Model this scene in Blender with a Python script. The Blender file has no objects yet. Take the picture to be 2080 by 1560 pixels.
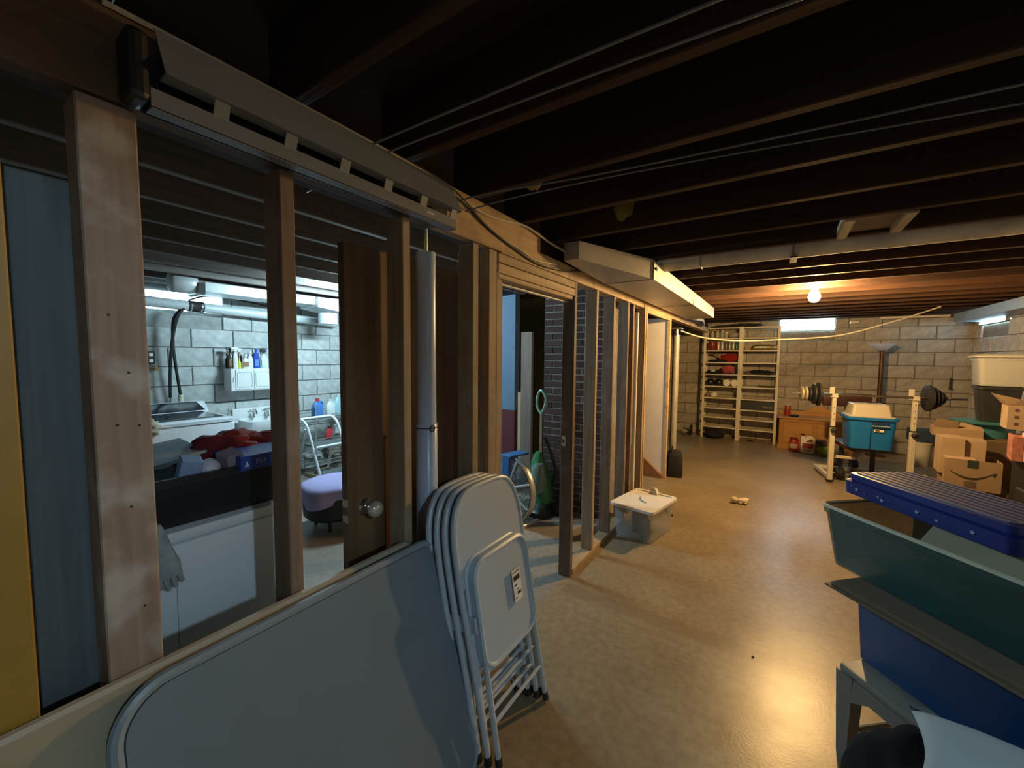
import bpy, bmesh, math, random
from math import sin, cos, pi, radians
from mathutils import Matrix, Vector, noise
random.seed(7)
sc = bpy.context.scene
COL = sc.collection
# ------------------------------------------------------------------ camera, world, exposure
F_PX = 815.756
YAW, PITCH, ROLL = radians(33.51688), radians(3.80257), radians(-0.50710)
CAM = Vector((0, 0, 1.54))
fw = Vector((-sin(YAW)*cos(PITCH), cos(YAW)*cos(PITCH), -sin(PITCH)))
rt = Vector((cos(YAW), sin(YAW), 0)); dn = fw.cross(rt)
r1 = rt*cos(ROLL) + dn*sin(ROLL); d1 = -rt*sin(ROLL) + dn*cos(ROLL)
cam = bpy.data.cameras.new('camera'); cam.sensor_width = 36; cam.lens = F_PX/2080*36; cam.clip_start = .02
co = bpy.data.objects.new('camera', cam); COL.objects.link(co)
mw = Matrix((r1, -d1, -fw)).transposed().to_4x4(); mw.translation = CAM
co.matrix_world = mw; sc.camera = co
w = bpy.data.worlds.new('dim_air'); sc.world = w; w.use_nodes = True
w.node_tree.nodes['Background'].inputs[0].default_value = (.5, .62, .8, 1)
w.node_tree.nodes['Background'].inputs[1].default_value = 0.0
vs = sc.view_settings; vs.view_transform = 'Standard'; vs.look = 'None'; vs.gamma = 1; vs.use_curve_mapping = False
vs.exposure = 0.0
BULB = 2400.0         # warm bulb emission
LAUNDRY = 780.0       # cool tube over the laundry
DAY = 32.0             # daylight glass blocks in view
COOL = 950.0         # cool bulb up between the joists, out of view on the right

# ------------------------------------------------------------------ materials
MATS = {}
def new_mat(name):
    m = bpy.data.materials.new(name); m.use_nodes = True
    nt = m.node_tree; b = nt.nodes['Principled BSDF']
    return m, nt, b
def plain(name, col, rough=.55, metal=0, alpha=1, spec=.5, coat=0, sss=0, noise_amt=.0, nscale=8, bump=0, bscale=40, trans=0):
    if name in MATS: return MATS[name]
    m, nt, b = new_mat(name)
    b.inputs['Base Color'].default_value = (*col, 1); b.inputs['Roughness'].default_value = rough
    b.inputs['Metallic'].default_value = metal; b.inputs['Alpha'].default_value = alpha
    b.inputs['Specular IOR Level'].default_value = spec; b.inputs['Coat Weight'].default_value = coat
    b.inputs['Transmission Weight'].default_value = trans
    if noise_amt or bump:
        tc = nt.nodes.new('ShaderNodeTexCoord')
    if noise_amt:
        n = nt.nodes.new('ShaderNodeTexNoise'); n.inputs['Scale'].default_value = nscale; n.inputs['Detail'].default_value = 6
        mx = nt.nodes.new('ShaderNodeMix'); mx.data_type = 'RGBA'
        nt.links.new(tc.outputs['Object'], n.inputs['Vector'])
        rm = nt.nodes.new('ShaderNodeMapRange'); rm.inputs[1].default_value = .3; rm.inputs[2].default_value = .7
        nt.links.new(n.outputs['Fac'], rm.inputs[0]); nt.links.new(rm.outputs[0], mx.inputs['Factor'])
        mx.inputs['A'].default_value = (*[c*(1-noise_amt) for c in col], 1)
        mx.inputs['B'].default_value = (*[min(1, c*(1+noise_amt)) for c in col], 1)
        nt.links.new(mx.outputs['Result'], b.inputs['Base Color'])
    if bump:
        n2 = nt.nodes.new('ShaderNodeTexNoise'); n2.inputs['Scale'].default_value = bscale; n2.inputs['Detail'].default_value = 4
        nt.links.new(tc.outputs['Object'], n2.inputs['Vector'])
        bp = nt.nodes.new('ShaderNodeBump'); bp.inputs['Strength'].default_value = bump; bp.inputs['Distance'].default_value = .004
        nt.links.new(n2.outputs['Fac'], bp.inputs['Height']); nt.links.new(bp.outputs['Normal'], b.inputs['Normal'])
    MATS[name] = m; return m
def wood(name, c1, c2, axis='z', rough=.7, grain=14, stain=None, stain_amt=.5, knots=False):
    """grain stretched along an axis; optional pale plaster or dark grime blotches"""
    if name in MATS: return MATS[name]
    m, nt, b = new_mat(name); L = nt.links.new
    tc = nt.nodes.new('ShaderNodeTexCoord'); mp = nt.nodes.new('ShaderNodeMapping')
    s = [grain*2.2]*3; s['xyz'.index(axis)] = grain*.09
    mp.inputs['Scale'].default_value = s
    L(tc.outputs['Object'], mp.inputs['Vector'])
    n = nt.nodes.new('ShaderNodeTexNoise'); n.inputs['Scale'].default_value = 1.6; n.inputs['Detail'].default_value = 7; n.inputs['Distortion'].default_value = .6
    L(mp.outputs[0], n.inputs['Vector'])
    oi = nt.nodes.new('ShaderNodeObjectInfo')
    r = nt.nodes.new('ShaderNodeValToRGB'); r.color_ramp.elements[0].position = .32; r.color_ramp.elements[1].position = .68
    r.color_ramp.elements[0].color = (*c1, 1); r.color_ramp.elements[1].color = (*c2, 1)
    L(n.outputs['Fac'], r.inputs[0])
    hs = nt.nodes.new('ShaderNodeHueSaturation'); mr = nt.nodes.new('ShaderNodeMapRange')
    mr.inputs[3].default_value = .8; mr.inputs[4].default_value = 1.2
    L(oi.outputs['Random'], mr.inputs[0]); L(mr.outputs[0], hs.inputs['Value']); L(r.outputs[0], hs.inputs['Color'])
    out = hs.outputs[0]
    if stain:
        n3 = nt.nodes.new('ShaderNodeTexNoise'); n3.inputs['Scale'].default_value = 7; n3.inputs['Detail'].default_value = 5
        L(tc.outputs['Object'], n3.inputs['Vector'])
        r3 = nt.nodes.new('ShaderNodeMapRange'); r3.inputs[1].default_value = .52; r3.inputs[2].default_value = .66; r3.inputs[4].default_value = stain_amt
        L(n3.outputs['Fac'], r3.inputs[0])
        mx = nt.nodes.new('ShaderNodeMix'); mx.data_type = 'RGBA'
        L(r3.outputs[0], mx.inputs['Factor']); L(out, mx.inputs['A']); mx.inputs['B'].default_value = (*stain, 1)
        out = mx.outputs['Result']
    L(out, b.inputs['Base Color'])
    b.inputs['Roughness'].default_value = rough
    bp = nt.nodes.new('ShaderNodeBump'); bp.inputs['Strength'].default_value = .25; bp.inputs['Distance'].default_value = .002
    L(n.outputs['Fac'], bp.inputs['Height']); L(bp.outputs['Normal'], b.inputs['Normal'])
    MATS[name] = m; return m
def glow(name, col, strength, base=(.8, .8, .8)):
    if name in MATS: return MATS[name]
    m, nt, b = new_mat(name)
    b.inputs['Base Color'].default_value = (*base, 1)
    b.inputs['Emission Color'].default_value = (*col, 1); b.inputs['Emission Strength'].default_value = strength
    b.inputs['Roughness'].default_value = .2
    MATS[name] = m; return m
def clear(name, col, rough=.1, alpha=.35):
    return plain(name, col, rough=rough, alpha=alpha, spec=.6)
def lampshade(name, col):
    m, nt, b = new_mat(name); b.inputs['Base Color'].default_value = (*col, 1); b.inputs['Roughness'].default_value = .4
    t = nt.nodes.new('ShaderNodeBsdfTranslucent'); t.inputs['Color'].default_value = (*col, 1)
    mx = nt.nodes.new('ShaderNodeMixShader'); mx.inputs[0].default_value = .6
    nt.links.new(b.outputs[0], mx.inputs[1]); nt.links.new(t.outputs[0], mx.inputs[2]); nt.links.new(mx.outputs[0], nt.nodes['Material Output'].inputs['Surface'])
    return m
def floor_mat():
    m, nt, b = new_mat('sealed_concrete'); L = nt.links.new
    tc = nt.nodes.new('ShaderNodeTexCoord')
    n = nt.nodes.new('ShaderNodeTexNoise'); n.inputs['Scale'].default_value = 1.1; n.inputs['Detail'].default_value = 8; n.inputs['Roughness'].default_value = .62
    n2 = nt.nodes.new('ShaderNodeTexNoise'); n2.inputs['Scale'].default_value = 3.2; n2.inputs['Detail'].default_value = 6
    n4 = nt.nodes.new('ShaderNodeTexNoise'); n4.inputs['Scale'].default_value = 90; n4.inputs['Detail'].default_value = 3
    for q in (n, n2, n4): L(tc.outputs['Object'], q.inputs['Vector'])
    r = nt.nodes.new('ShaderNodeValToRGB'); r.color_ramp.elements[0].position = .15; r.color_ramp.elements[1].position = .85
    r.color_ramp.elements[0].color = (.19, .14, .078, 1); r.color_ramp.elements[1].color = (.42, .34, .225, 1)
    L(n.outputs['Fac'], r.inputs[0])
    mx = nt.nodes.new('ShaderNodeMix'); mx.data_type = 'RGBA'; mx.blend_type = 'MULTIPLY'
    r2 = nt.nodes.new('ShaderNodeValToRGB'); r2.color_ramp.elements[0].position = 0; r2.color_ramp.elements[1].position = 1
    r2.color_ramp.elements[0].color = (.78, .75, .70, 1); r2.color_ramp.elements[1].color = (1, 1, 1, 1)
    L(n2.outputs['Fac'], r2.inputs[0]); mx.inputs['Factor'].default_value = .8
    n5 = nt.nodes.new('ShaderNodeTexNoise'); n5.inputs['Scale'].default_value = 26; n5.inputs['Detail'].default_value = 6; L(tc.outputs['Object'], n5.inputs['Vector'])
    r5 = nt.nodes.new('ShaderNodeMapRange'); r5.inputs[1].default_value = .2; r5.inputs[2].default_value = .8; r5.inputs[3].default_value = .72; r5.inputs[4].default_value = 1.22; L(n5.outputs['Fac'], r5.inputs[0])
    h5 = nt.nodes.new('ShaderNodeHueSaturation'); L(r.outputs[0], h5.inputs['Color']); L(r5.outputs[0], h5.inputs['Value'])
    L(h5.outputs[0], mx.inputs['A']); L(r2.outputs[0], mx.inputs['B'])
    # the mark of a removed wall running across the room, and a greyer slab under the laundry
    sp = nt.nodes.new('ShaderNodeSeparateXYZ'); L(tc.outputs['Object'], sp.inputs[0])
    def cmp(op, a, v):
        q = nt.nodes.new('ShaderNodeMath'); q.operation = op; L(a, q.inputs[0]); q.inputs[1].default_value = v; return q.outputs[0]
    wob = nt.nodes.new('ShaderNodeMath'); wob.operation = 'MULTIPLY_ADD'; L(n2.outputs['Fac'], wob.inputs[0]); wob.inputs[1].default_value = .05
    L(sp.outputs[1], wob.inputs[2])
    d = cmp('ABSOLUTE', cmp('SUBTRACT', wob.outputs[0], 2.40), 0)
    mr = nt.nodes.new('ShaderNodeMapRange'); mr.inputs[1].default_value = .045; mr.inputs[2].default_value = .075; mr.inputs[3].default_value = .4; mr.inputs[4].default_value = 0
    L(d, mr.inputs[0])
    gt = cmp('GREATER_THAN', sp.outputs[0], -1.14)
    mu = nt.nodes.new('ShaderNodeMath'); mu.operation = 'MULTIPLY'; L(mr.outputs[0], mu.inputs[0]); L(gt, mu.inputs[1])
    m3 = nt.nodes.new('ShaderNodeMix'); m3.data_type = 'RGBA'; L(mu.outputs[0], m3.inputs['Factor']); L(mx.outputs['Result'], m3.inputs['A']); m3.inputs['B'].default_value = (.17, .12, .07, 1)
    lt = cmp('LESS_THAN', sp.outputs[0], -1.2)
    m4 = nt.nodes.new('ShaderNodeMix'); m4.data_type = 'RGBA'; L(lt, m4.inputs['Factor']); L(m3.outputs['Result'], m4.inputs['A'])
    gr = nt.nodes.new('ShaderNodeHueSaturation'); gr.inputs['Saturation'].default_value = .45; gr.inputs['Value'].default_value = .95; L(m3.outputs['Result'], gr.inputs['Color'])
    L(gr.outputs[0], m4.inputs['B'])
    L(m4.outputs['Result'], b.inputs['Base Color'])
    rr = nt.nodes.new('ShaderNodeMapRange'); rr.inputs[1].default_value = 0; rr.inputs[2].default_value = 1; rr.inputs[3].default_value = .24; rr.inputs[4].default_value = .42
    L(n2.outputs['Fac'], rr.inputs[0]); L(rr.outputs[0], b.inputs['Roughness'])
    bp = nt.nodes.new('ShaderNodeBump'); bp.inputs['Strength'].default_value = .22; bp.inputs['Distance'].default_value = .002
    L(n4.outputs['Fac'], bp.inputs['Height']); L(bp.outputs['Normal'], b.inputs['Normal'])
    return m
def masonry(name, c1, c2, bump=.5, rough=.9):
    """one tone per block from the object's random number plus fine grain"""
    if name in MATS: return MATS[name]
    m, nt, b = new_mat(name); L = nt.links.new
    tc = nt.nodes.new('ShaderNodeTexCoord'); oi = nt.nodes.new('ShaderNodeObjectInfo')
    r = nt.nodes.new('ShaderNodeMix'); r.data_type = 'RGBA'; r.inputs['A'].default_value = (*c1, 1); r.inputs['B'].default_value = (*c2, 1)
    L(oi.outputs['Random'], r.inputs['Factor'])
    n = nt.nodes.new('ShaderNodeTexNoise'); n.inputs['Scale'].default_value = 14; n.inputs['Detail'].default_value = 8
    L(tc.outputs['Object'], n.inputs['Vector'])
    mr = nt.nodes.new('ShaderNodeMapRange'); mr.inputs[1].default_value = .3; mr.inputs[2].default_value = .7; mr.inputs[3].default_value = .78; mr.inputs[4].default_value = 1.15
    L(n.outputs['Fac'], mr.inputs[0])
    h = nt.nodes.new('ShaderNodeHueSaturation'); L(r.outputs['Result'], h.inputs['Color']); L(mr.outputs[0], h.inputs['Value'])
    L(h.outputs[0], b.inputs['Base Color']); b.inputs['Roughness'].default_value = rough
    n2 = nt.nodes.new('ShaderNodeTexNoise'); n2.inputs['Scale'].default_value = 120; n2.inputs['Detail'].default_value = 3
    L(tc.outputs['Object'], n2.inputs['Vector'])
    bp = nt.nodes.new('ShaderNodeBump'); bp.inputs['Strength'].default_value = bump; bp.inputs['Distance'].default_value = .003
    L(n2.outputs['Fac'], bp.inputs['Height']); L(bp.outputs['Normal'], b.inputs['Normal'])
    MATS[name] = m; return m

# ------------------------------------------------------------------ mesh helpers
class B:
    def __init__(s): s.bm = bmesh.new()
    def _xf(s, vs_, mat):
        if mat is not None: bmesh.ops.transform(s.bm, matrix=mat, verts=vs_)
    def box(s, x0, x1, y0, y1, z0, z1, bev=0, seg=1, mat=None):
        g = bmesh.ops.create_cube(s.bm, size=1)['verts']
        bmesh.ops.transform(s.bm, matrix=Matrix.Translation(((x0+x1)/2, (y0+y1)/2, (z0+z1)/2)) @ Matrix.Diagonal((abs(x1-x0), abs(y1-y0), abs(z1-z0), 1)), verts=g)
        if bev:
            ed = list({e for v in g for e in v.link_edges})
            res = bmesh.ops.bevel(s.bm, geom=ed, offset=bev, segments=seg, profile=.5, affect='EDGES')
            g = list({v for f in res['faces'] for v in f.verts} | {v for v in g if v.is_valid})
        s._xf(g, mat); return s
    def hexa(s, bot, top):
        a = [s.bm.verts.new(p) for p in bot]; b = [s.bm.verts.new(p) for p in top]; n = len(a)
        for i in range(n): s.bm.faces.new((a[i], a[(i+1) % n], b[(i+1) % n], b[i]))
        s.bm.faces.new(a[::-1]); s.bm.faces.new(b); return s
    def loft(s, rings, cap0=True, cap1=True):
        vv = [[s.bm.verts.new(p) for p in r] for r in rings]; n = len(vv[0])
        for a, b in zip(vv, vv[1:]):
            for i in range(n): s.bm.faces.new((a[i], a[(i+1) % n], b[(i+1) % n], b[i]))
        if cap0: s.bm.faces.new(vv[0][::-1])
        if cap1: s.bm.faces.new(vv[-1])
        return s
    def prism(s, poly, axis, a, b):
        def P(u, v, t): return {'x': (t, u, v), 'y': (u, t, v), 'z': (u, v, t)}[axis]
        return s.hexa([P(u, v, a) for u, v in poly], [P(u, v, b) for u, v in poly])
    def lathe(s, prof, n=20, o=(0, 0, 0), axis='z', cap=True):
        def P(r, z, t):
            p = {'z': (r*cos(t), r*sin(t), z), 'x': (z, r*cos(t), r*sin(t)), 'y': (r*cos(t), z, r*sin(t))}[axis]
            return (p[0]+o[0], p[1]+o[1], p[2]+o[2])
        return s.loft([[P(r, z, 2*pi*i/n) for i in range(n)] for r, z in prof], cap, cap)
    def cyl(s, p0, p1, r, n=12, r2=None):
        return s.tube([p0, p1], r, n, r_end=r2)
    def tube(s, pts, r, n=8, closed=False, r_end=None):
        P = [Vector(p) for p in pts]; m = len(P); rings = []
        up = None
        for i in range(m):
            if closed: t = (P[(i+1) % m]-P[i-1]).normalized()
            else: t = (P[min(i+1, m-1)]-P[max(i-1, 0)]).normalized()
            if up is None:
                up = Vector((0, 0, 1)) if abs(t.z) < .9 else Vector((1, 0, 0))
            a = (up - t*up.dot(t)).normalized(); up = a; c = t.cross(a)
            rr = r if r_end is None else r+(r_end-r)*i/(m-1)
            rings.append([P[i]+(a*cos(2*pi*k/n)+c*sin(2*pi*k/n))*rr for k in range(n)])
        if closed:
            return s.loft(rings+[rings[0]], False, False)
        return s.loft(rings)
    def ball(s, c, r, sx=1, sy=1, sz=1, n=14, amp=0, freq=3, seed=0):
        g = bmesh.ops.create_uvsphere(s.bm, u_segments=n+4, v_segments=n, radius=1)['verts']
        for v in g:
            d = v.co.copy(); k = 1
            if amp: k += amp*noise.noise(d*freq+Vector((seed*3.1, seed, -seed))) + amp*.5*noise.noise(d*freq*2.3+Vector((seed, 5, seed)))
            v.co = Vector((d.x*r*sx*k+c[0], d.y*r*sy*k+c[1], d.z*r*sz*k+c[2]))
        return s
    def done(s, name, mat, parent=None, smooth=False, shade_angle=None):
        bmesh.ops.recalc_face_normals(s.bm, faces=s.bm.faces[:])
        me = bpy.data.meshes.new(name); s.bm.to_mesh(me); s.bm.free()
        me.materials.append(mat)
        if smooth:
            for p in me.polygons: p.use_smooth = True
            try: me.set_sharp_from_angle(angle=radians(shade_angle or 40))
            except Exception: pass
        o = bpy.data.objects.new(name, me); COL.objects.link(o)
        if parent is not None: o.parent = parent
        return o
def rr(wd, d, r, z, n=4, cx=0, cy=0):
    """ring of a rounded rectangle at height z"""
    out = []
    for sx, sy, a0 in ((1, 1, 0), (-1, 1, pi/2), (-1, -1, pi), (1, -1, 3*pi/2)):
        for i in range(n+1):
            a = a0+pi/2*i/n
            out.append((cx+sx*(wd/2-r)+r*cos(a), cy+sy*(d/2-r)+r*sin(a), z))
    return out
def rp(wd, h, r, n=5, cx=0, cy=0): return [(p[0], p[1]) for p in rr(wd, h, r, 0, n, cx, cy)]
def tag(o, label, cat, group=None):
    o['label'] = label; o['category'] = cat
    if group: o['group'] = group
    return o
def thing(name, label, cat, loc=(0, 0, 0), rotz=0, group=None):
    o = bpy.data.objects.new(name, None); COL.objects.link(o); o.empty_display_size = .1
    o.location = loc; o.rotation_euler = (0, 0, rotz)
    return tag(o, label, cat, group)
def struct(o): o['kind'] = 'structure'; return o
def inst(src, name, parent, loc, rot=(0, 0, 0), scale=(1, 1, 1)):
    o = bpy.data.objects.new(name, src.data); COL.objects.link(o)
    o.parent = parent; o.location = loc; o.rotation_euler = rot; o.scale = scale
    return o
def dup(root, loc, rotz, label, group=None):
    r = root.copy(); COL.objects.link(r); r.location = loc; r.rotation_euler = (0, 0, rotz); r['label'] = label
    if group: r['group'] = group
    for ch in list(root.children):
        c = ch.copy(); COL.objects.link(c); c.parent = r
        for g in list(ch.children):
            d = g.copy(); COL.objects.link(d); d.parent = c
    return r
def bez(pts, n=8):
    """smooth curve through points"""
    P = [Vector(p) for p in pts]; out = []
    for i in range(len(P)-1):
        p0 = P[max(i-1, 0)]; p1 = P[i]; p2 = P[i+1]; p3 = P[min(i+2, len(P)-1)]
        for k in range(n):
            t = k/n
            out.append(.5*((2*p1)+(p2-p0)*t+(2*p0-5*p1+4*p2-p3)*t*t+(3*p1-p0-3*p2+p3)*t**3))
    out.append(P[-1]); return out
def text(body, size, mat, parent, loc, rot, name='lettering', ext=.0006, align='CENTER'):
    cu = bpy.data.curves.new(name, 'FONT'); cu.body = body; cu.size = size; cu.extrude = ext; cu.align_x = align; cu.align_y = 'CENTER'
    t = bpy.data.objects.new(name, cu); COL.objects.link(t)
    dg = bpy.context.evaluated_depsgraph_get(); me = bpy.data.meshes.new_from_object(t.evaluated_get(dg))
    bpy.data.objects.remove(t); me.materials.clear(); me.materials.append(mat)
    o = bpy.data.objects.new(name, me); COL.objects.link(o); o.parent = parent; o.location = loc; o.rotation_euler = rot
    return o

# palette
stud_m = wood('rough_stud', (.29, .215, .14), (.42, .32, .215), 'z', stain=(.36, .34, .31), stain_amt=.55)
stud_dark = wood('brown_stud', (.15, .10, .068), (.23, .16, .112), 'z', stain=(.30, .28, .26), stain_amt=.35)
post_m = wood('plaster_smeared_post', (.23, .165, .125), (.31, .23, .18), 'z', stain=(.47, .44, .40), stain_amt=.75)
grey_post = wood('weathered_board', (.11, .13, .14), (.15, .17, .18), 'z', stain=(.08, .09, .10), stain_amt=.4)
plate_m = wood('plate_wood', (.42, .29, .16), (.56, .41, .24), 'y', stain=(.30, .21, .12), stain_amt=.6)
beam_shaded = wood('shaded_beam_wood', (.07, .038, .017), (.11, .062, .03), 'y')  # beam wood darkened to stand in for the light fading near the camera
beam_m = wood('beam_wood', (.36, .235, .125), (.47, .32, .17), 'y', stain=(.22, .15, .08), stain_amt=.5)
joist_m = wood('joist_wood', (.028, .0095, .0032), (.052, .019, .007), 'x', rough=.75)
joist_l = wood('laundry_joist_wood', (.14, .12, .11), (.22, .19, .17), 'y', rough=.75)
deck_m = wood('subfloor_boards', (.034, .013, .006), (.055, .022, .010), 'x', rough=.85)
door_m = wood('veneer_door', (.115, .062, .03), (.19, .11, .055), 'z', rough=.42, grain=5)
oak_m = wood('honey_oak', (.40, .19, .055), (.55, .29, .10), 'x', rough=.4)
white_m = plain('white_enamel', (.78, .80, .80), .28, coat=.3)
cream_m = plain('cream_paint', (.72, .67, .56), .5, noise_amt=.06)
black_m = plain('black_plastic', (.012, .012, .014), .45)
rubber_m = plain('black_rubber', (.015, .015, .016), .7)
chrome_m = plain('chrome', (.75, .75, .73), .18, metal=1)
iron_m = plain('cast_iron', (.05, .05, .052), .5, metal=.6)
steel_m = plain('galvanised_sheet', (.55, .56, .56), .38, metal=.85, noise_amt=.12, nscale=5)
brass_m = plain('brass', (.5, .33, .12), .35, metal=1)
card_m = plain('corrugated_card', (.32, .23, .155), .85, noise_amt=.08, nscale=5)
card2_m = plain('pale_card', (.40, .30, .215), .85, noise_amt=.08, nscale=5)
paper_m = plain('white_paper', (.78, .77, .74), .7)
ink_m = plain('black_ink', (.02, .02, .022), .6)
# ------------------------------------------------------------------ the room shell
XW = -1.155            # room-side face of the stud partition
ZJ = 2.25              # underside of the joists
YF, XR, XL = 9.0, 2.45, -5.25
fl = struct(B().box(-6.2, 3.2, -3.4, 9.9, -.12, 0).done('floor', floor_mat()))
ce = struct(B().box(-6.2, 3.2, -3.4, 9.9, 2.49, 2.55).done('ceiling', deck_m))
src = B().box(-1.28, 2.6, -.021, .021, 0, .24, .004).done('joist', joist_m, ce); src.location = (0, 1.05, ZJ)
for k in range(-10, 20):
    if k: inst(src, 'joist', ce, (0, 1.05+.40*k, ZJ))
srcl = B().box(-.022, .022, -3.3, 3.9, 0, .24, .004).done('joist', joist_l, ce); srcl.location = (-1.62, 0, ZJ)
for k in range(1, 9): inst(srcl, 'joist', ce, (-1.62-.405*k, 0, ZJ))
# wood cleats and a panel between two joists
for x in (.27, .50): B().box(x-.022, x+.022, 2.67, 3.03, ZJ-.012, ZJ+.06, .003).done('cleat', wood('cleat_wood', (.45, .38, .28), (.6, .52, .4), 'y'), ce)
B().box(.292, .478, 2.68, 3.02, ZJ+.02, ZJ+.035).done('cover_board', wood('cover_wood', (.16, .12, .09), (.24, .19, .14), 'x'), ce)
B().box(-.10, .62, 4.84, 4.97, ZJ+.112, ZJ+.2).done('blocking', joist_m, ce)

mortar = masonry('mortar', (.23, .21, .175), (.25, .23, .19), .3)
mortar_c = masonry('mortar_laundry', (.30, .31, .30), (.32, .33, .32), .3)
blk_far = masonry('concrete_block', (.36, .33, .275), (.42, .385, .325))
blk_lau = masonry('laundry_block', (.45, .47, .46), (.52, .54, .53))
blk_rgt = masonry('whitewashed_block', (.52, .50, .46), (.58, .56, .52))
def block_wall(name, axis, c, sgn, u0, u1, zl, zh, mod, off, mats, windows=()):
    """axis: normal axis; blocks stand proud of the mortar slab towards sgn"""
    t0, t1 = sorted((c-sgn*.02, c-sgn*.25))
    s = B()
    if axis == 'y': s.box(u0, u1, t0, t1, 0, 2.49)
    else: s.box(t0, t1, u0, u1, 0, 2.49)
    wl = struct(s.done(name, mats[0]))
    hgt = zh
    cell = {}
    n = 0; z = zl
    while z > -.05:
        z0 = max(z-hgt, 0); o = off + (mod/2 if n % 2 else 0)
        k = math.floor((u0-o)/mod)
        while o+k*mod < u1:
            a, b = max(o+k*mod, u0), min(o+(k+1)*mod, u1); k += 1
            pieces = [(a, b)]
            for (w0, w1, wz0, wz1) in windows:
                if z > wz0+.03 and z0 < wz1-.03:
                    nw = []
                    for p, q in pieces:
                        if q <= w0 or p >= w1: nw.append((p, q)); continue
                        if p < w0: nw.append((p, w0))
                        if q > w1: nw.append((w1, q))
                    pieces = nw
            for p, q in pieces:
                if q-p < .05 or z-z0 < .03: continue
                key = (round(q-p, 2), round(z-z0, 2))
                wd, hh = q-p-.010, z-z0-.010
                loc = ((p+q)/2, c, (z+z0)/2) if axis == 'y' else (c, (p+q)/2, (z+z0)/2)
                if key not in cell:
                    s = B()
                    if axis == 'y': s.box(-wd/2, wd/2, -.03, .03, -hh/2, hh/2, .006)
                    else: s.box(-.03, .03, -wd/2, wd/2, -hh/2, hh/2, .006)
                    cell[key] = s.done('block', mats[1], wl)
                    cell[key].location = loc
                    ob = cell[key]
                else: ob = inst(cell[key], 'block', wl, loc)
                d = -sgn*.03 + random.uniform(-.003, .003)
                if axis == 'y': ob.location.y += d
                else: ob.location.x += d
        z -= hgt; n += 1
    return wl
WF = (-.02, .80, 2.06, 2.28); WR = (7.88, 8.72, 2.06, 2.28); WL = (1.10, 2.00, 1.98, 2.19)
block_wall('wall_far', 'y', YF, -1, -3.4, XR+.2, 2.305, .211, .43, .118, (mortar, blk_far), [WF])
block_wall('wall_right', 'x', XR, -1, 5.6, YF, 2.305, .211, .43, .2, (mortar, blk_rgt), [WR])
block_wall('wall_laundry', 'x', XL, 1, .6, 3.9, 2.222, .203, .40, 1.70, (mortar_c, blk_lau), [WL])
struct(B().box(XR, XR+.25, -3.4, 5.6, 0, 2.49).done('wall_right_near', blk_rgt))
struct(B().box(-6.2, 3.2, -3.45, -3.2, 0, 2.49).done('wall_back', blk_far))
struct(B().box(XL-.25, XL-.01, -3.4, .6, 0, 2.49).done('wall_laundry_near', blk_lau))
# glass-block windows lit by the day outside
def window(name, axis, c, sgn, win, n, mat):
    u0, u1, z0, z1 = win
    s = B(); t = .012
    for a, b, p, q in ((u0, u1, z0, z0+t), (u0, u1, z1-t, z1), (u0, u0+t, z0, z1), (u1-t, u1, z0, z1)):
        if axis == 'y': s.box(a, b, c-.012, c+.03, p, q)
        else: s.box(c-.012, c+.03, a, b, p, q)
    wo = struct(s.done(name, mortar_c))
    bw = (u1-u0-2*t)/n
    for i in range(n):
        a = u0+t+bw*i+.004; b = u0+t+bw*(i+1)-.004
        s = B()
        if axis == 'y': s.box(a, b, c-.004, c+.05, z0+t, z1-t, .012, 2)
        else: s.box(c-.004, c+.05, a, b, z0+t, z1-t, .012, 2)
        s.done('glass_block', mat, wo, True)
    return wo
def day_glass(name, strength):
    m, nt, b = new_mat(name); L = nt.links.new
    tc = nt.nodes.new('ShaderNodeTexCoord'); n = nt.nodes.new('ShaderNodeTexNoise'); n.inputs['Scale'].default_value = 16; n.inputs['Detail'].default_value = 2
    L(tc.outputs['Object'], n.inputs['Vector'])
    r = nt.nodes.new('ShaderNodeMapRange'); r.inputs[1].default_value = .35; r.inputs[2].default_value = .65; r.inputs[3].default_value = strength*.75; r.inputs[4].default_value = strength*1.2
    L(n.outputs['Fac'], r.inputs[0]); L(r.outputs[0], b.inputs['Emission Strength'])
    b.inputs['Emission Color'].default_value = (.56, .86, 1, 1); b.inputs['Base Color'].default_value = (.5, .6, .62, 1); b.inputs['Roughness'].default_value = .12
    return m
dg1 = day_glass('daylit_glass_block', DAY)
window('window_1', 'y', YF-.02, -1, WF, 4, dg1)
window('window_2', 'x', XR-.02, -1, WR, 4, dg1)
window('window_3', 'x', XL+.012, 1, WL, 4, day_glass('daylit_glass_block_laundry', DAY*.13))

# ------------------------------------------------------------------ stud partition
wp = struct(thing('wall_left', '', '')); del wp['label']; del wp['category']
def stud(y0, y1, z0=0, z1=2.05, m=stud_m, x0=XW-.09, x1=XW, name='stud'):
    return B().box(x0, x1, y0, y1, z0, z1, .003).done(name, m, wp)
stud(.205, .296, m=post_m, name='post')
stud(.587, .627, m=stud_dark); stud(1.017, 1.055, m=stud_m); stud(1.42, 1.462)
stud(1.541, 1.605)
for i, (a, b) in enumerate(((1.607, 1.628), (1.630, 1.648), (1.65, 1.672))): B().box(XW-.10+.01*i, XW-.002-.006*i, a, b, 0, 1.955-.008*i, .002).done('jamb_strip', stud_m, wp)
stud(2.497, 2.537, 0, 2.05, stud_dark)
for a, b in ((2.885, 2.925), (3.26, 3.30), (3.64, 3.68), (3.80, 3.84)): stud(a, b, .04, m=stud_dark if a != 2.885 else stud_m)
stud(4.19, 4.235, .04, m=stud_m)
B().box(XW-.09, XW, 2.545, 4.24, 0, .038, .003).done('sole_plate', plate_m, wp)
B().box(XW-.09, XW+.002, 1.64, 8.6, 2.05, 2.135, .003).done('top_plate', plate_m, wp)
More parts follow.
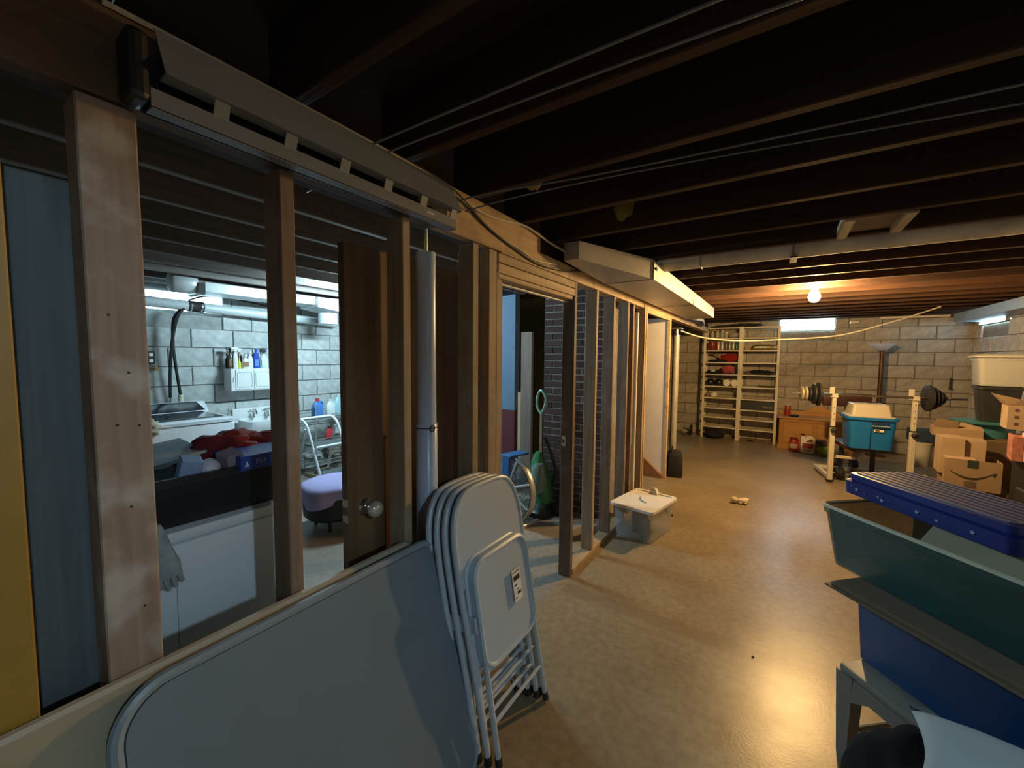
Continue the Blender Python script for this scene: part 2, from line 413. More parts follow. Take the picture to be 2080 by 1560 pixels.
B().box(XW-.05, XW+.004, 1.20, 2.02, 2.055, 2.24, .003).done('rim_beam', beam_m, wp); B().box(XW-.05, XW+.004, -.9, 1.198, 2.055, 2.24, .003).done('rim_beam', beam_shaded, wp)  # near length has the falloff of light in its colour, join behind the reflector
B().box(XW-.16, XW-.055, -.9, 8.9, 2.085, 2.245, .003).done('main_beam', joist_m, wp)
for z0, z1, y1 in ((2.003, 2.047, 2.495), (1.952, 1.999, 2.495), (1.925, 1.949, 2.46)): B().box(XW-.09, XW+.001, 1.615, y1, z0, z1, .003).done('header_board', plate_m, wp)
B().box(XW-.075, XW-.05, 1.675, 2.49, 1.912, 1.922).done('stop_strip', cream_m, wp)
B().box(XW-.13, XW-.10, .10, .232, 0, 1.90, .003).done('backing_board', grey_post, wp)
B().box(XW-.03, XW, -.12, .110, 0, 2.05, .003).done('yellow_trim_board', plain('yellow_paint', (.30, .18, .028), .5, noise_amt=.08), wp)
for y, z in ((.262, 1.50), (.240, 1.39), (.275, 1.385), (.255, 1.21), (.268, .98), (.284, .80), (.236, 1.62)): B().cyl((XW-.002, y, z), (XW+.0008, y, z), .0028, 8).done('nail_hole', ink_m, wp)
# strike plate on the door stud
sp = B(); sp.box(XW-.078, XW-.05, 2.493, 2.498, .93, .998); sp.done('strike_plate', plain('brushed_brass', (.62, .55, .38), .4, metal=.7), wp)
B().box(XW-.070, XW-.058, 2.490, 2.4935, .952, .976).done('strike_hole', ink_m, wp)
# white side wall of the closet under the stairs, with its frame
struct(B().box(-2.3, XW-.036, 5.33, 5.38, 0, 2.05).done('wall_closet', plain('white_drywall', (.86, .82, .74), .65, noise_amt=.04)))
trm = struct(B().box(XW-.035, XW+.004, 5.322, 5.385, 0, 2.05, .003).done('trim_1', plate_m))
struct(B().box(XW-.02, XW+.006, 4.238, 4.275, .04, 2.05, .003).done('trim_2', plate_m))
struct(B().box(XW-.03, XW+.006, 4.275, 5.322, 2.012, 2.05, .003).done('trim_3', plate_m))
tag(B().prism([(-1.60, 0), (-1.195, 0), (-1.195, .04), (-1.60, .40)], 'y', 5.285, 5.327).done('stair_stringer', wood('stringer_wood', (.20, .09, .04), (.29, .14, .06), 'x')), 'brown triangular stair stringer offcut at the foot of the white closet wall', 'stringer')

# ------------------------------------------------------------------ brick chimney behind the studs
ch = struct(B().box(-1.985, -1.375, 3.597, 4.30, 0, 2.49).done('wall_chimney', masonry('brick_mortar', (.24, .22, .20), (.27, .25, .23))))
brick_m = masonry('dark_brick', (.05, .026, .022), (.085, .043, .035), .6)
bs = {}
z = .01; row = 0
while z < 2.4:
    x = -1.99 - (.105 if row % 2 else 0)
    while x < -1.37:
        a, b = max(x, -1.99), min(x+.2, -1.37); x += .21
        if b-a < .03: continue
        key = round(b-a, 2)
        loc = ((a+b)/2, 3.605, z+.029)
        if key not in bs:
            bs[key] = B().box(-(b-a)/2, (b-a)/2, -.012, .012, -.029, .029, .003).done('brick', brick_m, ch); bs[key].location = loc
        else: inst(bs[key], 'brick', ch, (loc[0], loc[1]+random.uniform(-.003, .003), loc[2]))
    z += .0685; row += 1
# blue over red painted wall and the dark space behind it
def two_tone():
    m, nt, b = new_mat('blue_over_red_paint'); L = nt.links.new
    tc = nt.nodes.new('ShaderNodeTexCoord'); s = nt.nodes.new('ShaderNodeSeparateXYZ'); L(tc.outputs['Object'], s.inputs[0])
    g = nt.nodes.new('ShaderNodeMath'); g.operation = 'GREATER_THAN'; g.inputs[1].default_value = .92; L(s.outputs[2], g.inputs[0])
    mx = nt.nodes.new('ShaderNodeMix'); mx.data_type = 'RGBA'; L(g.outputs[0], mx.inputs['Factor'])
    mx.inputs['A'].default_value = (.10, .016, .02, 1); mx.inputs['B'].default_value = (.12, .19, .29, 1)
    L(mx.outputs['Result'], b.inputs['Base Color']); b.inputs['Roughness'].default_value = .75
    return m
struct(B().box(-3.6, -2.56, 3.92, 4.02, 0, 2.49).done('wall_painted', two_tone()))
struct(B().box(XL, -3.6, 3.92, 4.02, 0, 2.49).done('wall_laundry_end', blk_lau))
struct(B().box(-3.6, -1.25, 5.6, 5.7, 0, 2.49).done('wall_store', plain('dark_store_paint', (.10, .11, .06), .8)))
o = tag(B().box(-2.40, -2.26, 3.80, 3.84, 0, 1.82, .003).done('spare_plank', wood('pinkish_plank', (.20, .14, .11), (.28, .20, .165), 'z')), 'pale pinkish plank standing beside the blue painted wall', 'plank')
o = tag(B().box(-2.47, -2.40, 3.85, 3.90, 0, 1.145, .003).done('short_post', wood('short_wood', (.36, .26, .15), (.48, .36, .22), 'z')), 'short wooden post behind the pinkish plank in the doorway', 'post')
# ------------------------------------------------------------------ door opened flat against the partition
d = thing('panel_door', 'dark brown wooden door folded open behind the studs', 'door', (-1.30, .875, 0))
leaf = B().box(-.036, 0, 0, .745, .02, 1.945, .002).done('door_leaf', door_m, d)
for z in (.935, .995): B().box(-.030, -.002, -.003, .0, z-.014, z+.014).done('latch_plate', plain('dull_brass', (.55, .50, .36), .4, metal=.6), leaf)
k = B(); k.lathe([(.033, 0), (.033, .004), (.026, .012), (.012, .014), (.011, .035), (.014, .04)], 20, (0, .075, .965), 'x'); k.done('door_rose', chrome_m, leaf, True)
k = B(); k.lathe([(.012, .038), (.022, .046), (.031, .056), (.031, .066), (.024, .075), (.008, .079)], 16, (0, .075, .965), 'x'); k.done('glass_knob', plain('cut_glass', (.75, .72, .65), .08, metal=.55), leaf, True)

# ------------------------------------------------------------------ vertical drain pipe
p = thing('drain_pipe', 'pale blue grey plastic drain pipe standing between two studs', 'pipe', (-1.20, 1.176, 0))
pv = plain('grey_blue_pvc', (.42, .55, .78), .28)
B().lathe([(.040, .0), (.040, 1.955)], 28).done('upper_pipe', pv, p, True)
s = B(); s.lathe([(.044, 0), (.044, 1.262), (.041, 1.266)], 28); s.done('socket', pv, p, True)
B().cyl((0, 0, 1.955), (0, 0, 2.05), .008).done('hanger_rod', steel_m, p)
t = [(.0405*cos(a), .0405*sin(a), 1.262+.014*sin(3*a)*.4) for a in [2*pi*i/24 for i in range(24)]]
B().tube([(.046*cos(a), .046*sin(a), 1.25) for a in [2*pi*i/24 for i in range(24)]], .002, 6, True).done('tie_wire', iron_m, p)
B().tube([(.046, -.012+.012*cos(a), 1.25+.012*sin(a)) for a in [2*pi*i/14 for i in range(14)]], .0022, 6, True).done('wire_loop', iron_m, p)

# ------------------------------------------------------------------ slotted reflector lamp hung on the beam
lf = plain('dull_white_sheet', (.20, .22, .25), .45, noise_amt=.05)
f = thing('reflector_lamp', 'long white slotted metal reflector lamp hung along the beam', 'lamp', (XW, .30, 2.05))
s = B(); s.prism([(.095, .055), (.10, .055), (.045, .165), (.04, .165)], 'y', .02, .93); s.done('reflector', lf, f)
s = B(); s.prism([(.06, .058), (.065, .052), (.10, .055), (.095, .062)], 'y', .02, .93); s.done('reflector_fold', lf, f)
s = B(); s.box(.075, .079, 0, .92, -.012, .026); s.box(.045, .079, 0, .92, -.014, -.010); s.done('lower_lip', lf, f)
y = .12
for i in range(6):
    B().prism([(.074, .022), (.079, .022), (.092, .058), (.087, .058)], 'y', y-.012, y+.018).done('slot_bridge', lf, f); y += .155
B().box(.025, .03, 0, .92, -.01, .11).done('dark_trough', black_m, f)
B().box(.01, .085, -.035, .0, -.005, .13, .012, 2).done('end_box', black_m, f)
B().box(.06, .0797, .76, .80, .004, .014).done('maker_plate', plain('silver_sticker', (.75, .78, .8), .3, metal=.5), f)

# ------------------------------------------------------------------ sheet-metal ducts
dm = plain('lit_duct_metal', (.60, .58, .54), .42, metal=.35, noise_amt=.10, nscale=3)
d = thing('heating_duct', 'pale sheet metal duct under the joists along the partition', 'duct', (0, 0, 0))
B().box(-1.12, -.765, 2.95, 4.55, 2.10, 2.235, .003).done('duct_section', dm, d)
B().box(-1.12, -.765, 4.556, 6.15, 2.10, 2.235, .003).done('duct_section', dm, d)
s = B(); s.hexa([(-1.12, 2.25, 2.13), (-1.02, 2.25, 2.13), (-.765, 2.945, 2.10), (-1.12, 2.945, 2.10)], [(-1.12, 2.25, 2.235), (-1.02, 2.25, 2.235), (-.765, 2.945, 2.235), (-1.12, 2.945, 2.235)]); s.done('tapered_section', dm, d)
for y in (2.948, 4.553): B().box(-1.124, -.760, y-.004, y+.004, 2.097, 2.238).done('seam', plain('seam_metal', (.2, .19, .17), .5, metal=.5), d)
B().box(-.762, -.752, 2.99, 3.03, 2.17, 2.19).done('clip', iron_m, d)
wrap = plain('plastered_wrap', (.62, .58, .50), .85, noise_amt=.28, nscale=5, bump=.3, bscale=25)
d = thing('wrapped_pipe', 'plaster wrapped round pipe crossing between the ceiling joists', 'pipe', (0, 3.25, 2.279))
s = B(); rings = []
for i in range(41):
    x = -.80+3.2*i/40; r = .074*(1+.03*noise.noise(Vector((x*4, 0, 0))))
    rings.append([(x, r*cos(a), r*sin(a)) for a in [2*pi*k/18 for k in range(18)]])
s.loft(rings); s.done('wrapped_tube', wrap, d, True)
for x in (-.5, .05): B().tube([(x, .078*cos(a), .078*sin(a)) for a in [2*pi*i/20 for i in range(20)]], .006, 6, True).done('strap', plain('strap_tape', (.3, .27, .22), .6), d)
B().box(.03, .07, -.09, .09, -.088, -.079).done('hanger', iron_m, d)
d = thing('wall_duct', 'bluish grey duct boxed above the small window on the right wall', 'duct', (0, 0, 0))
bl = plain('blue_grey_duct', (.30, .36, .42), .5, metal=.3)
for a, b in ((5.0, 6.7), (6.705, 8.0), (8.005, 8.72)): B().box(2.16, XR-.015, a, b, 2.12, 2.245, .003).done('duct_section', bl, d)
s = B(); s.hexa([(2.16, 8.722, 2.12), (XR-.015, 8.722, 2.12), (XR-.015, 8.9, 2.19), (2.3, 8.9, 2.19)], [(2.16, 8.722, 2.245), (XR-.015, 8.722, 2.245), (XR-.015, 8.9, 2.245), (2.3, 8.9, 2.245)]); s.done('duct_end', bl, d)
B().cyl((2.15, 5.6, 2.0), (2.15, 5.6, 2.12), .006).done('hanging_strap', cream_m, d)
tag(B().box(1.35, 2.14, 8.78, 8.86, 2.215, 2.248, .004).done('ceiling_strip', cream_m), 'white painted strip nailed to the ceiling above the far right corner', 'strip')
tag(B().box(.98, 1.10, 8.86, 8.95, 2.16, 2.20, .006).done('junction_box', cream_m), 'small pale box fixed high on the far block wall', 'box')

# ------------------------------------------------------------------ bare bulb
bu = thing('ceiling_bulb', 'bare glowing bulb in a porcelain holder under the joists', 'lamp', (.26, 4.90, 2.150))
B().lathe([(.075, .15), (.075, .13), (.05, .115), (.045, .085), (.03, .075)], 24).done('porcelain_holder', plain('porcelain', (.75, .72, .65), .3), bu, True)
B().box(-.09, .09, -.04, .05, .15, .21, .004).done('junction_box', steel_m, bu)
B().lathe([(.004, -.052), (.026, -.046), (.043, -.026), (.05, 0), (.045, .026), (.03, .052), (.02, .075), (.018, .09)], 24).done('glass_bulb', glow('lit_bulb', (1, .60, .22), BULB), bu, True)
pw = thing('pull_string', 'thin pale pull string hanging on the right wall', 'string', (2.12, 6.35, 0))
B().cyl((0, 0, 1.98), (0, 0, 2.25), .004).done('cord', cream_m, pw)

# ------------------------------------------------------------------ cool tube lamp over the laundry
cl_ = thing('recessed_bulb', 'cool white bulb in a porcelain holder between the joists', 'lamp', (2.15, -.33, 2.385))
B().lathe([(.06, .105), (.06, .09), (.045, .08), (.04, .06), (.03, .055)], 20).done('porcelain_holder', plain('porcelain', (0, 0, 0)), cl_, True)
B().lathe([(.004, -.048), (.024, -.043), (.04, -.024), (.045, 0), (.04, .024), (.026, .045), (.02, .06)], 22).done('glass_bulb', glow('lit_cool_bulb', (.56, .84, 1), COOL), cl_, True)
tl = thing('tube_lamp', 'cool white tube lamp under the laundry joists behind the door', 'lamp', (-3.645, 2.75, 2.194))
B().box(-.04, .04, -.33, .33, .02, .055, .004).done('lamp_body', white_m, tl)
B().cyl((0, -.30, 0), (0, .30, 0), .016, 12).done('lamp_tube', glow('cool_tube', (.60, .88, 1), LAUNDRY), tl, True)
for y in (-.31, .31): B().box(-.02, .02, y-.008, y+.008, -.02, .03).done('lamp_socket', white_m, tl)

# ------------------------------------------------------------------ wires and rope
def wire(name, pts, r, mat, label, cat='cable', n=6, sub=8):
    return tag(B().tube(bez(pts, sub), r, n).done(name, mat, None, True), label, cat)
wm = plain('grey_cable', (.22, .22, .23), .55); wk = plain('dark_cable', (.03, .025, .02), .6); wt = plain('pale_cable', (.55, .5, .42), .5)
wire('ceiling_cable', [(2.4, .95, 2.244), (.6, .93, 2.24), (-.5, .90, 2.238), (-1.12, .86, 2.215), (-1.5, .8, 2.16)], .0037, wm, 'nearer grey cable of the front pair crossing under the joists')
wire('ceiling_cable', [(2.4, 1.06, 2.244), (.6, 1.02, 2.24), (-.5, .97, 2.238), (-1.12, .92, 2.215), (-1.5, .86, 2.15)], .0037, wm, 'farther grey cable of the front pair crossing under the joists')
wire('ceiling_cable', [(2.4, 1.72, 2.243), (.6, 1.60, 2.238), (-.5, 1.50, 2.235), (-1.1, 1.33, 2.20), (-1.25, 1.22, 2.10)], .0037, wm, 'nearer grey cable of the rear pair crossing under the joists')
wire('ceiling_cable', [(2.4, 2.02, 2.243), (.6, 1.72, 2.238), (-.5, 1.54, 2.235), (-1.1, 1.39, 2.18), (-1.25, 1.28, 2.08)], .0032, wm, 'farther grey cable of the rear pair crossing under the joists')
wire('beam_cable', [(-1.145, .25, 2.235), (-1.14, .8, 2.236), (-1.14, 1.2, 2.225), (-1.145, 1.45, 2.19), (-1.142, 1.62, 2.20), (-1.14, 1.85, 2.228), (-1.13, 2.1, 2.20), (-1.10, 2.4, 2.17), (-1.08, 3.0, 2.12)], .006, wt, 'pale cable clipped along the top of the wooden beam')
wire('beam_cable', [(-1.143, .9, 2.238), (-1.14, 1.25, 2.225), (-1.145, 1.50, 2.14), (-1.145, 1.75, 2.09), (-1.143, 2.0, 2.062), (-1.143, 2.35, 2.09), (-1.14, 2.6, 2.14)], .007, wk, 'thick dark cable sagging across the face of the beam')
wire('beam_cable', [(-1.141, 1.0, 2.230), (-1.14, 1.30, 2.205), (-1.145, 1.55, 2.125), (-1.145, 1.78, 2.10), (-1.143, 1.95, 2.075), (-1.143, 2.2, 2.10)], .004, wt, 'thin pale wire hanging below the dark cable on the beam')
wire('beam_cable', [(-1.12, 2.6, 2.15), (-1.10, 3.4, 2.145), (-1.09, 4.6, 2.14), (-1.1, 6.4, 2.14)], .009, wk, 'dark cable running above the top plate under the duct')
for i, lab in enumerate(('lowest', 'middle', 'topmost')):
    wire('loose_wire', [(-1.12, 5.9, 2.135+.012*i), (-1.06, 6.3, 2.11+.016*i), (-1.0, 6.8, 2.12+.014*i), (-1.05, 7.3, 2.09+.018*i), (-1.12, 7.8, 2.125+.01*i)], .008, wt, lab+' loop of the loose pale wires at the end of the plate')
wire('clothes_line', [(-1.137, 5.9, 1.923), (-.873, 6.1, 1.833), (-.47, 6.3, 1.794), (-.022, 6.5, 1.808), (.625, 6.8, 1.862), (1.139, 7.05, 2.018), (1.549, 7.3, 2.175), (1.70, 7.36, 2.238)], .009, plain('white_rope', (.70, .66, .58), .8), 'white clothes line sagging from the steel column to the right', 'rope', 8)
wire('hanging_wire', [(XW+.012, 4.11, 2.13), (XW+.014, 4.12, 1.9), (XW+.012, 4.14, 1.5), (XW+.014, 4.10, 1.25), (XW+.012, 4.06, 1.18)], .004, wk, 'thin dark wire dangling in front of the studs')
tag(B().box(XW-.012, XW+.018, 3.885, 3.925, .04, 1.98, .006).done('white_conduit', plain('white_pvc', (.66, .65, .66), .4)), 'slim white conduit strip standing between two studs', 'conduit')
for i, (c, r, lab) in enumerate((((-.75, 2.25, 2.36), .10, 'lump of yellowish insulation tucked beside the beam end'), ((-1.25, -.12, 2.38), .20, 'torn yellow insulation hanging above the yellow board'), ((-.95, 1.60, 2.37), .10, 'scrap of tan insulation above the beam cables'))):
    tag(B().ball(c, r, .6, .5, .7, 12, .28, 1.6, i+3).done('insulation_batt', plain('fibreglass', (.30, .25, .07), .95, noise_amt=.2, nscale=20, bump=.8, bscale=60), None, True), lab, 'insulation')

# ------------------------------------------------------------------ steel column and the bag at its foot
c = thing('steel_column', 'grey steel jack column standing under the beam beyond the studs', 'column', (-1.22, 6.05, 0))
s = B(); s.lathe([(.045, .012), (.045, 1.86)], 24); s.done('column_tube', plain('painted_steel', (.52, .50, .47), .45, metal=.4, noise_amt=.1), c, True)
B().lathe([(.05, 1.86), (.05, 1.875), (.022, 1.88), (.022, 1.96)], 16).done('jack_screw', steel_m, c, True)
B().box(-.07, .07, -.07, .07, 1.96, 1.972).done('top_plate', steel_m, c); B().box(-.09, .09, -.09, .09, 0, .012).done('base_plate', steel_m, c)
b = thing('tool_bag', 'black cloth bag with a white tag beside the column', 'bag', (-1.10, 5.60, 0), radians(12))
s = B(); s.loft([rr(.20, .34, .03, z_, 3) if 0 else [(q[0]*k1, q[1]*k2, z_) for q in rr(.20, .34, .035, 0, 3)] for z_, k1, k2 in ((0, .96, .96), (.02, 1, 1), (.22, .98, .97), (.29, .82, .9), (.31, .5, .7))]); s.done('bag_body', plain('black_nylon', (.012, .012, .013), .75, bump=.5, bscale=30), b, True)
B().tube(bez([(-.03, -.12, .28), (-.03, -.06, .36), (-.03, .06, .36), (-.03, .12, .28)]), .012, 6).done('handle', rubber_m, b, True)
B().box(.099, .103, -.03, .02, .12, .18).done('white_tag', paper_m, b)
# ------------------------------------------------------------------ folded tables leaning on the studs
def lean(o, loc, rz, a):
    o.matrix_world = Matrix.Translation(loc) @ Matrix.Rotation(rz, 4, 'Z') @ Matrix.Rotation(-a, 4, 'Y')
tan_m = plain('tan_laminate', (.34, .29, .20), .5, noise_amt=.05)
t = thing('folding_table', 'long tan folding table leaning on the studs behind the grey table', 'table'); lean(t, (-.955, -.72, 0), 0, radians(11.2))
s = B(); s.prism(rp(1.75, .855, .05, 5, .875, .4275), 'x', -.03, -.004); s.done('table_top', tan_m, t)
s = B(); ring = [(-.017, y, z) for y, z in rp(1.752, .857, .05, 6, .875, .4275)]; s.tube(ring, .014, 8, True); s.done('edge_band', plain('tan_edge', (.40, .36, .28), .45), t, True)
gv = plain('grey_vinyl', (.155, .20, .245), .36, noise_amt=.04, nscale=3); ge = plain('grey_edge', (.24, .29, .33), .35)
t = thing('card_table', 'square grey folded card table with rounded corners leaning at the front', 'table'); lean(t, (-.865, .20, 0), 0, radians(14.4))
s = B(); s.prism(rp(.90, .845, .085, 8, .455, .4325), 'x', -.014, 0); s.done('table_top', gv, t)
s = B(); s.tube([(-.010, y, z) for y, z in rp(.925, .868, .095, 8, .455, .4325)], .0135, 8, True); s.done('edge_tube', ge, t, True)
for z in (.12, .74): B().cyl((-.03, .07, z), (-.03, .84, z), .011).done('folded_leg', ge, t, True)

# ------------------------------------------------------------------ folding chairs
ch_m = plain('grey_painted_steel', (.48, .55, .62), .35, metal=.1); ch_p = plain('beige_seat_steel', (.44, .53, .62), .4, metal=.1)
def make_chair(label):
    c = thing('folding_chair', label, 'chair', group='folded chairs stacked against the studs')
    half = [(-.195, 0, .015), (-.205, 0, .3), (-.222, 0, .62), (-.226, 0, .80), (-.215, 0, .90), (-.18, 0, .975), (-.12, 0, 1.012), (0, 0, 1.02)]
    pts = bez(half+[(-x, y, z) for x, y, z in half[-2::-1]], 5)
    B().tube(pts, .0125, 10).done('back_frame', ch_m, c, True)
    inner = [(x*.95, z-.006) for x, y, z in pts if z > .64]
    s = B(); s.prism([(p[0], p[1]) for p in inner], 'y', -.006, .004); s.done('backrest', ch_p, c)
    seat = B()
    rings = []
    for (k, yy) in ((1.0, .0), (1.0, -.030), (.955, -.036), (.92, -.034), (.90, -.024)):
        rings.append([(q[0], yy-.014, q[1]) for q in rp(.385*k, .43*k if k > .95 else .43-.385*(1-k), .075*k, 6, 0, .545)])
    seat.loft(rings, True, True); seat.done('seat', ch_p, c, True, 30)
    for sx in (-1, 1):
        B().tube([(sx*.175, -.026, .70), (sx*.176, -.034, .40), (sx*.18, -.038, .012)], .011, 8).done('rear_leg', ch_m, c, True)
        B().lathe([(.015, 0), (.015, .03), (.0135, .034)], 10, (sx*.195, 0, 0)).done('foot_cap', rubber_m, c)
        B().lathe([(.014, -.002), (.014, .028)], 10, (sx*.18, -.038, 0)).done('foot_cap', rubber_m, c)
        B().box(sx*.205-.006, sx*.205+.006, -.04, 0, .50, .56, .002).done('hinge_strap', ch_m, c)
    B().cyl((-.20, 0, .22), (.20, 0, .22), .008, 8).done('crossbar', ch_m, c, True)
    B().cyl((-.18, -.037, .15), (.18, -.037, .15), .008, 8).done('crossbar', ch_m, c, True)
    return c
def place_chair(c, x, y, yaw=0, a=radians(10)):
    c.matrix_world = Matrix.Translation((x, y, .005)) @ Matrix.Rotation(-a, 4, 'Y') @ Matrix.Rotation(pi/2+yaw, 4, 'Z')
c0 = make_chair('grey folding chair in front of the folded stack with a white barcode sticker')
place_chair(c0, -.845, 1.335)
labs = ('second grey folding chair of the leaning stack counted from the front', 'third grey folding chair of the leaning stack counted from the front', 'grey folding chair at the back of the stack nearest the studs')
for i, l in enumerate(labs):
    r = dup(c0, (0, 0, 0), 0, l); place_chair(r, -.885-.037*i, 1.335-.012*(i+1), 0, radians(9.6-.4*i))
st = B().box(.035, .095, -.0535, -.0530, .50, .63).done('barcode_sticker', paper_m, c0)
for i, (z, h, a, b) in enumerate(((.617, .004, .04, .09), (.585, .02, .042, .088), (.563, .006, .042, .06), (.545, .005, .06, .07), (.525, .012, .06, .085), (.512, .004, .042, .055))):
    B().box(a, b, -.0542, -.0536, z, z+h).done('print_bar', ink_m, st)

# ------------------------------------------------------------------ white lidded bin by the sole plate
def tub(name, wd, d_, h, taper, t, mat, parent, lip=.012, rc=.03, z0=0):
    s = B(); k = 1-taper
    R = lambda a, b, c_, z_: rr(a, b, c_, z_+z0, 4)
    s.loft([R(wd*k, d_*k, rc, 0), R(wd, d_, rc, h-.03), R(wd+2*lip, d_+2*lip, rc+lip, h-.028), R(wd+2*lip, d_+2*lip, rc+lip, h), R(wd-2*t, d_-2*t, rc-t*.5, h), R(wd*k-2*t, d_*k-2*t, rc-t*.5, t*1.5)])
    return s.done(name, mat, parent, True, 35)
cw = clear('cloudy_plastic', (.62, .66, .70), .35, .26)
b = thing('storage_bin', 'cloudy white storage bin with a cracked white lid by the sole plate', 'bin', (-.940, 3.565, 0), radians(-9.8))
tub('bin_body', .345, .475, .275, .08, .004, cw, b)
lid = B(); lid.loft([rr(.395, .525, .035, .268, 4), rr(.40, .53, .035, .276, 4), rr(.39, .52, .035, .292, 4), rr(.33, .46, .03, .292, 4), rr(.32, .45, .03, .284, 4)]); lid.done('bin_lid', plain('white_lid_plastic', (.74, .72, .68), .45), b, True, 35)
B().tube(bez([(-.06, .05, .288), (-.04, .0, .288), (.0, -.04, .288), (.04, -.06, .288)]), .005, 6).done('grey_strip', plain('grey_rubber', (.22, .22, .22), .6), b, True)
B().hexa([(-.05, .20, .285), (.03, .20, .285), (.02, .27, .285), (-.03, .27, .285)], [(-.03, .22, .335), (.0, .22, .335), (.0, .26, .33), (-.03, .26, .33)]).done('broken_flap', plain('white_lid_plastic', (0, 0, 0)), b)
tag(B().box(-1.02, -.915, 3.47, 3.62, .012, .215, .012, 2).done('dark_jug', plain('slate_plastic', (.06, .09, .11), .5)), 'dark slate coloured jug inside the cloudy bin', 'jug')
tag(B().box(-.905, -.845, 3.35, 3.43, .012, .18, .012, 2).done('phone_case', plain('dark_slate_pack', (.09, .11, .12), .4)), 'dark pack with pale border inside the front corner of the cloudy bin', 'pack')
b = thing('black_hook', 'small black plastic hook on the floor behind the cloudy bin', 'hook', (-.89, 4.08, 0))
B().tube(bez([(-.05, 0, .02), (0, .02, .05), (.05, 0, .02), (.09, -.02, .012)]), .014, 8).done('hook_body', black_m, b, True)
dl = thing('toy_dog', 'small cream toy lying on the bare floor', 'toy', (-.29, 4.86, 0), radians(20))
tm = plain('cream_toy', (.62, .54, .44), .8)
B().ball((-.045, 0, .035), .036, 1, .9, .95).done('toy_head', tm, dl, True)
s = B(); s.ball((.035, -.01, .032), .05, 1.1, .7, .62); s.done('toy_body', tm, dl, True)
B().lathe([(.02, 0), (.032, .008), (.032, .02), (.016, .028)], 14, (.07, .02, .03)).done('toy_ear', tm, dl, True)
for x, y in ((.0, -.045), (.05, -.05)): B().cyl((x, y+.02, .02), (x+.01, y, .012), .012).done('toy_leg', tm, dl, True)
tag(B().box(.0, .012, -.006, .006, 0, .006, .002).done('pebble', ink_m), 'tiny dark crumb on the floor past the column', 'crumb').location = (-.05, 2.35, 0)

# ------------------------------------------------------------------ floor fan and green vacuum inside the doorway
fan = thing('floor_fan', 'round drum fan with a blue handle inside the doorway', 'fan', (-2.03, 3.10, 0), radians(-14))
R_, yc, zc = .30, 0, .325
dr = plain('fan_steel', (.50, .53, .56), .35, metal=.6)
s = B(); s.lathe([(R_, -.07), (R_+.008, -.06), (R_+.008, -.01), (R_, 0), (R_-.008, 0), (R_-.008, -.07)], 40, (0, 0, zc), 'y', False); s.done('drum', dr, fan, True)
g = B()
for r in [.04+.0165*i for i in range(16)]: g.tube([(r*cos(a), -.072-.012*cos(r/R_*1.4), zc+r*sin(a)) for a in [2*pi*i/32 for i in range(32)]], .003, 4, True)
g2 = B()
for r in [.04+.0165*i for i in range(16)]: g2.tube([(r*cos(a), -.004, zc+r*sin(a)) for a in [2*pi*i/32 for i in range(32)]], .0045, 4, True)
g2.done('rear_guard', plain('rear_guard_wire', (.34, .42, .50), .4, metal=.3), fan, True)
g.done('wire_guard', plain('guard_wire', (.50, .60, .70), .35, metal=.7), fan, True)
for i in range(8):
    a = 2*pi*i/8+.35; B().cyl((.035*cos(a), -.088, zc+.035*sin(a)), (R_*cos(a), -.076, zc+R_*sin(a)), .010, 6).done('guard_spoke', plain('guard_spoke_steel', (.72, .74, .75), .3, metal=.5), fan)
for i in range(3):
    a = 2*pi*i/3+.5; s = B(); q = []
    for r, wdt, tw in ((.05, .05, .5), (.16, .13, .4), (.26, .16, .3)):
        for u in (-1, 1): q.append((r*cos(a)-u*wdt/2*sin(a), .02+u*.03*tw, zc+r*sin(a)+u*wdt/2*cos(a)))
    v = [s.bm.verts.new(p) for p in q]; s.bm.faces.new((v[0], v[2], v[3], v[1])); s.bm.faces.new((v[2], v[4], v[5], v[3]))
    bmesh.ops.solidify(s.bm, geom=s.bm.faces[:], thickness=.003); s.done('fan_blade', plain('fan_blade_metal', (.28, .30, .32), .4, metal=.5), fan, True)
B().lathe([(.05, -.10), (.05, -.085), (.03, -.08)], 20, (0, 0, zc), 'y').done('hub_badge', plain('hub_silver', (.65, .67, .7), .3, metal=.6), fan)
B().lathe([(.06, 0), (.06, .10)], 18, (0, 0, zc), 'y').done('motor', iron_m, fan, True)
s = B(); s.box(-.05, .05, -.10, -.083, zc+.06, zc+.315, .006); s.done('blue_strap', plain('blue_fabric', (.03, .13, .36), .7), fan)
B().box(-.07, .07, -.10, .14, zc+.30, zc+.318, .006).done('blue_grip', plain('blue_fabric', (0, 0, 0)), fan)
s = B(); s.box(.16, .20, -.10, .16, 0, .03, .004); s.box(-.20, -.16, -.10, .16, 0, .03, .004); s.box(-.18, .18, .02, .05, 0, .03, .004); s.done('stand', dr, fan)
vac = thing('upright_vacuum', 'green upright vacuum cleaner standing beside the brick chimney', 'vacuum', (-1.94, 3.46, 0), radians(-10))
vg = plain('green_plastic', (.05, .22, .09), .3, coat=.4); vk = plain('vac_black', (.02, .025, .022), .35)
hp = bez([(-.0, 0, .98), (-.055, .0, 1.06), (-.045, .0, 1.17), (.0, .0, 1.215), (.055, .0, 1.15), (.05, .0, 1.08), (.0, 0, .98)], 6)
B().tube(hp, .013, 8).done('loop_handle', plain('pale_green', (.30, .48, .36), .3), vac, True)
B().cyl((0, 0, .58), (0, 0, 1.0), .014, 12).done('wand', chrome_m, vac, True)
s = B(); s.loft([[(q[0]*k+ox, q[1]*k, z_) for q in rr(.2, .16, .06, 0, 4)] for z_, k, ox in ((.1, 1.0, .02), (.2, 1.1, .02), (.36, .95, -.005), (.5, .7, -.03), (.6, .32, -.02))]); s.done('body', vg, vac, True)
